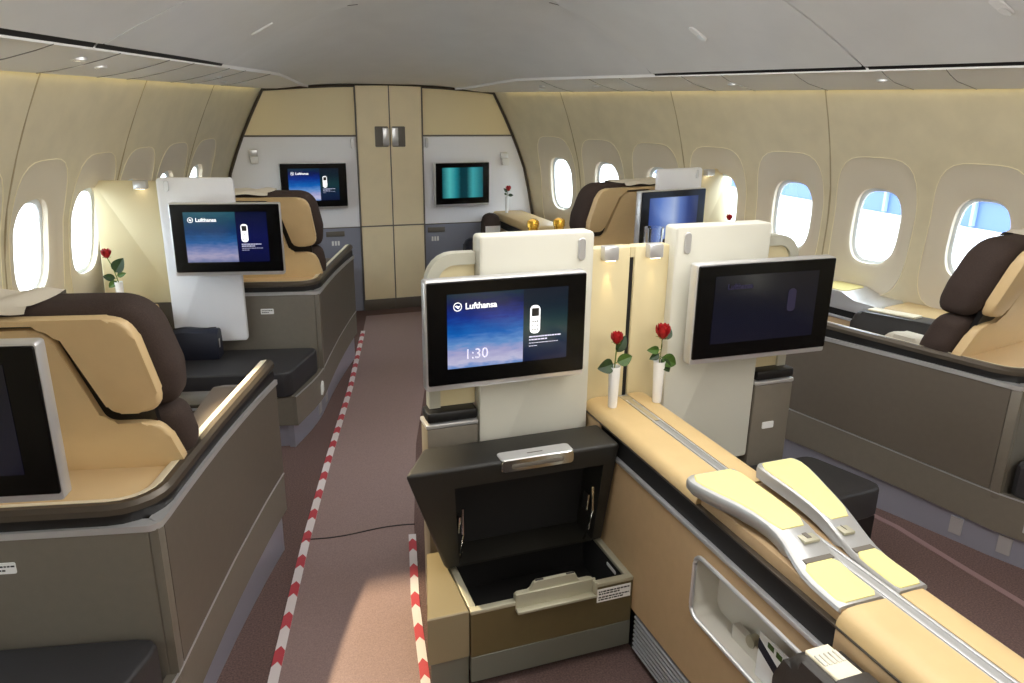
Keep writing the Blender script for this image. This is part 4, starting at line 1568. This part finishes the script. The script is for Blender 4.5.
# armrest with the hand controller at the lower right
t = T('lounge_seat', 'dark leather seat whose armrest with cream control keys shows at the bottom of the photo', 'seat', (-.40, .45, 0))
out = rpoly([(.20, .30, .02), (.940, .30, .05), (.955, .54, .06), (.920, .622, .05), (.20, .636, .03)], 6)
ar = t.part('armrest', MB().prism(out, YZ, -.218, -.126, .022, 4), K['armrest'])
mb = MB().prism(rpoly([(.80, .622, .0), (.908, .615, .0), (.908, .626, .0), (.80, .632, .0)]), YZ, -.194, -.138, .002, 1)
kp_ = t.part('control_panel', mb, K['cream'], parent=ar)
for i in range(5):
    t.part('key', MB().box(-.191 + i * .0105, -.183 + i * .0105, .858, .888, .6265, .6310, .001, 1), K['nichein'], parent=ar)
t.part('flap', MB().box(-.212, -.138, .40, .815, .628, .643, .006), K['armrest'], parent=ar)
t.part('seat_cushion', MB().box(-.70, -.245, .18, .72, .30, .44, .035, 3), K['brown'])
t.part('seat_base', MB().box(-.68, -.25, .2, .68, .0, .298, .01), K['taupe2'])
# bar cabinet behind the divider with gold necked bottles and a tumbler
t = T('bar_counter', 'low cabinet hidden behind the centre divider', 'cabinet', (XC, 2.35, 0))
t.part('body', MB().box(-.42, .45, 2.27, 2.50, .0, .895, .005), K['taupe'])
t.part('counter', MB().box(-.43, .46, 2.265, 2.51, .896, .918, .004), K['cream'])
for x, lb in ((-.170, 'left'), (-.072, 'right')):
    b = T('champagne_bottle', '%s of two gold foil bottle tops showing over the centre panel' % lb, 'bottle', (x, 2.40, .918), group='gold topped bottles')
    b.part('glass', MB().lathe([(.038, 0), (.041, .005), (.041, .16), (.034, .20), (.016, .245), (.0145, .262)], (x, 2.40, .918), 20), K['bottle'])
    b.part('foil', MB().lathe([(.0165, .245), (.0175, .275), (.021, .278), (.0215, .290), (.019, .300), (.008, .306), (.001, .3065)], (x, 2.40, .918), 18), K['gold'])
gx = .295
g = solo('tumbler', MB().lathe([(.030, 0), (.034, .02), (.036, .105), (.0335, .105), (.031, .022), (.001, .016)], (gx, 2.38, 1.073), 20), K['crystal'], 'cut glass tumbler showing above the right divider lamp', 'glass', (gx, 2.38, 1.073))
solo('glass_rack', MB().box(gx - .06, gx + .06, 2.32, 2.44, .919, 1.072, .008), K['cream'], 'cream stand under the tumbler behind the divider', 'stand', (gx, 2.38, .919))

# amenity pieces
t = T('amenity_pouch', 'dark navy zipped pouch lying on the long charcoal ottoman', 'pouch', (-.56, -.02, .386), FL1)
mb = MB()
rows = []
for i in range(9):
    s = i / 8
    u = -.690 + .215 * s
    e = 1 - .06 * (abs(2 * s - 1) ** 3)
    hgt = .150 * e + .004 * math.sin(s * 7)
    rows.append([Vector((u, -.033 + dv * e, .3865 + z * hgt)) for dv, z in ((-.050, .0), (-.058, .25), (-.054, .6), (-.040, .9), (-.015, 1.0), (.015, 1.0), (.038, .9), (.048, .55), (.050, .2), (.045, .0))])
mb.loft(rows)
t.part('body', mb, K['navy'])
t.part('zip', MB().tube([(-.684 + .2 * s / 8, -.045, .3865 + .150 + .003 * math.sin(s)) for s in range(9)], .003, 6), K['black'])
t.part('pull_tab', MB().box(-.478, -.472, -.06, -.045, .44, .485, .002), K['silver'])
t = T('amenity_kit', 'dark brown rounded pouch with a white card at the far right bulkhead', 'pouch', (.75, 5.64, .381))
t.part('body', MB().prism(rpoly([(.675, .381, .02), (.825, .381, .02), (.82, .775, .08), (.685, .775, .08)], 6), XZ, 5.60, 5.68, .02, 3), K['brown'])
t.part('card', MB().box(.695, .815, 5.592, 5.597, .60, .68), K['white'])
solo('travel_bag', MB().prism(rpoly([(.50, .381, .02), (.64, .381, .02), (.63, .60, .05), (.51, .60, .05)], 5), XZ, 5.50, 5.585, .03, 3), K['navy'], 'black soft bag on the right bulkhead ottoman', 'bag', (.57, 5.54, .381))
t = T('meal_table_stowage', 'low taupe box with silver edged lid between nearest left seat and ottoman', 'cabinet', (-.26, 1.42, 0), FL2)
t.part('body', MB().box(-.42, -.11, 1.33, 1.47, .0, .432, .004), K['taupe'])
t.part('lid', MB().box(-.425, -.105, 1.325, 1.475, .445, .462, .004), K['bronze'])
t.part('silver_edge', MB().box(-.422, -.108, 1.328, 1.472, .433, .444, .002), K['silver'])
mb = MB()
mb.prism(rpoly([(.9, .45, .05), (1.2, .45, .05), (1.16, .62, .08), (.95, .62, .08)], 6), YZ, -.50, -.40, .04, 4)
mb.xf(lambda c: (c.x + .0, c.y - .32, c.z + .002))
solo('seat_pillow', mb, K['cloth'], 'pale pillow standing on the nearest right seat', 'pillow', (-.45, .73, .452), FR2)

# ------------------------------------------------------------------ floor film and hazard tape
film = [(-1.151, 1.86), (-.99, 2.62), (-.816, 3.325), (-.603, 4.147), (-.33, 5.30), (-.25, 5.60), (.22, 5.60), (-.10, 4.6), (-.40, 3.4), (-.569, 2.555), (-.664, 2.119), (-.737, 1.742), (-.80, 1.2), (-1.0, .2), (-1.45, .2), (-1.32, 1.1)]
film = [(-1.40, .1), (-1.32, 1.0), (-1.16, 1.86), (-1.000, 2.60), (-.826, 3.325), (-.613, 4.147), (-.34, 5.30), (-.25, 5.70), (.20, 5.70), (.10, 5.3), (-.15, 4.147), (-.40, 3.325), (-.575, 2.60), (-.725, 1.86), (-.80, 1.0), (-.9, .1)]
nh = 8
mb = MB()
Lp, Rp = film[:nh], film[nh:][::-1]
mb.loft([[Vector((a[0], a[1], .0025)), Vector((b[0], b[1], .0025)), Vector((b[0], b[1], .0005)), Vector((a[0], a[1], .0005))] for a, b in zip(Lp, Rp)])
tr = T('carpet_runner', 'protective film runner over the carpet of the left aisle', 'runner', (-.9, 2.6, 0))
tr.part('film', mb, K['runner'])
mb = MB().tube([(-.995 + .0 + (.42) * i / 12, 2.615 - .012 * math.sin(i * .5) - .03 * i / 12, .004) for i in range(13)], .0025, 5)
tr.part('film_edge', mb, K['slot'])


def tape(path, wd, label, name='hazard_tape', pale=False):
    P = [Vector((p[0], p[1])) for p in path]
    # resample
    L = [0]
    for a, b in zip(P, P[1:]):
        L.append(L[-1] + (b - a).length)

    def at(s):
        for i in range(len(P) - 1):
            if s <= L[i + 1] or i == len(P) - 2:
                k = (s - L[i]) / (L[i + 1] - L[i])
                d = (P[i + 1] - P[i]).normalized()
                return P[i] + (P[i + 1] - P[i]) * k, d
    t = T(name, label, 'tape', (path[0][0], path[0][1], .003), group='floor tapes')
    n = int(L[-1] / .04)
    mb = MB()
    rows = []
    for i in range(n + 1):
        p, d = at(L[-1] * i / n)
        nn = Vector((-d.y, d.x))
        rows.append([Vector((p.x + nn.x * q, p.y + nn.y * q, z)) for q, z in ((-wd / 2, .0028), (-wd / 2, .0042), (wd / 2, .0042), (wd / 2, .0028))])
    mb.loft(rows)
    t.part('strip', mb, K['tapew'])
    mb = MB()
    s = .0
    while s < L[-1] - .11:
        pts = []
        for ds, q in ((0, -.5), (.022, 0), (0, .5), (.068, .5), (.09, 0), (.068, -.5)):
            p, d = at(s + ds)
            nn = Vector((-d.y, d.x))
            pts.append((p.x + nn.x * q * wd, p.y + nn.y * q * wd))
        mb.prism(pts, XY, .0043, .0050)
        s += .165
    t.part('chevrons', mb, K['red'])
    return t


tape([(-1.40, .15), (-1.30, 1.0), (-1.151, 1.886), (-.99, 2.615), (-.816, 3.325), (-.603, 4.147), (-.34, 5.30)], .030, 'red and white chevron tape along the left edge of the aisle film')
tape([(-.83, .6), (-.742, 1.70), (-.684, 2.10), (-.60, 2.52)], .028, 'red and white chevron tape at the aisle side of the open ottoman')
mb = MB()
rows = [[Vector((x - .014, y, .0008)), Vector((x - .014, y, .004)), Vector((x + .014, y, .004)), Vector((x + .014, y, .0008))] for x, y in ((1.30, .6), (1.262, 1.44), (1.250, 1.7), (1.243, 1.95), (1.15, 2.4))]
mb.loft(rows)
solo('carpet_seam_strip', mb, mat('mauve_seam_strip', (140, 112, 112), .6), 'thin mauve strip along the carpet of the right aisle', 'strip', (1.25, 1.7, 0))

# ------------------------------------------------------------------ outside the windows
struct('ground', MB().box(-150, 150, -120, 150, -4.2, -4.0), K['concrete'])
t = T('terminal_building', 'pale blue terminal building with horizontal louvres outside the right windows', 'building', (34, 30, -4))
t.part('wall', MB().box(33, 45, -30, 60, -3.99, 9), K['facade'])
mb = MB()
for k in range(44):
    mb.box(32.8, 33.0, -30, 60, -2.6 + k * .26, -2.50 + k * .26)
for k in range(16):
    mb.box(32.75, 33.0, -28 + k * 5.5, -27.85 + k * 5.5, -3.9, 8.8)
t.part('louvres', mb, K['facadel'])
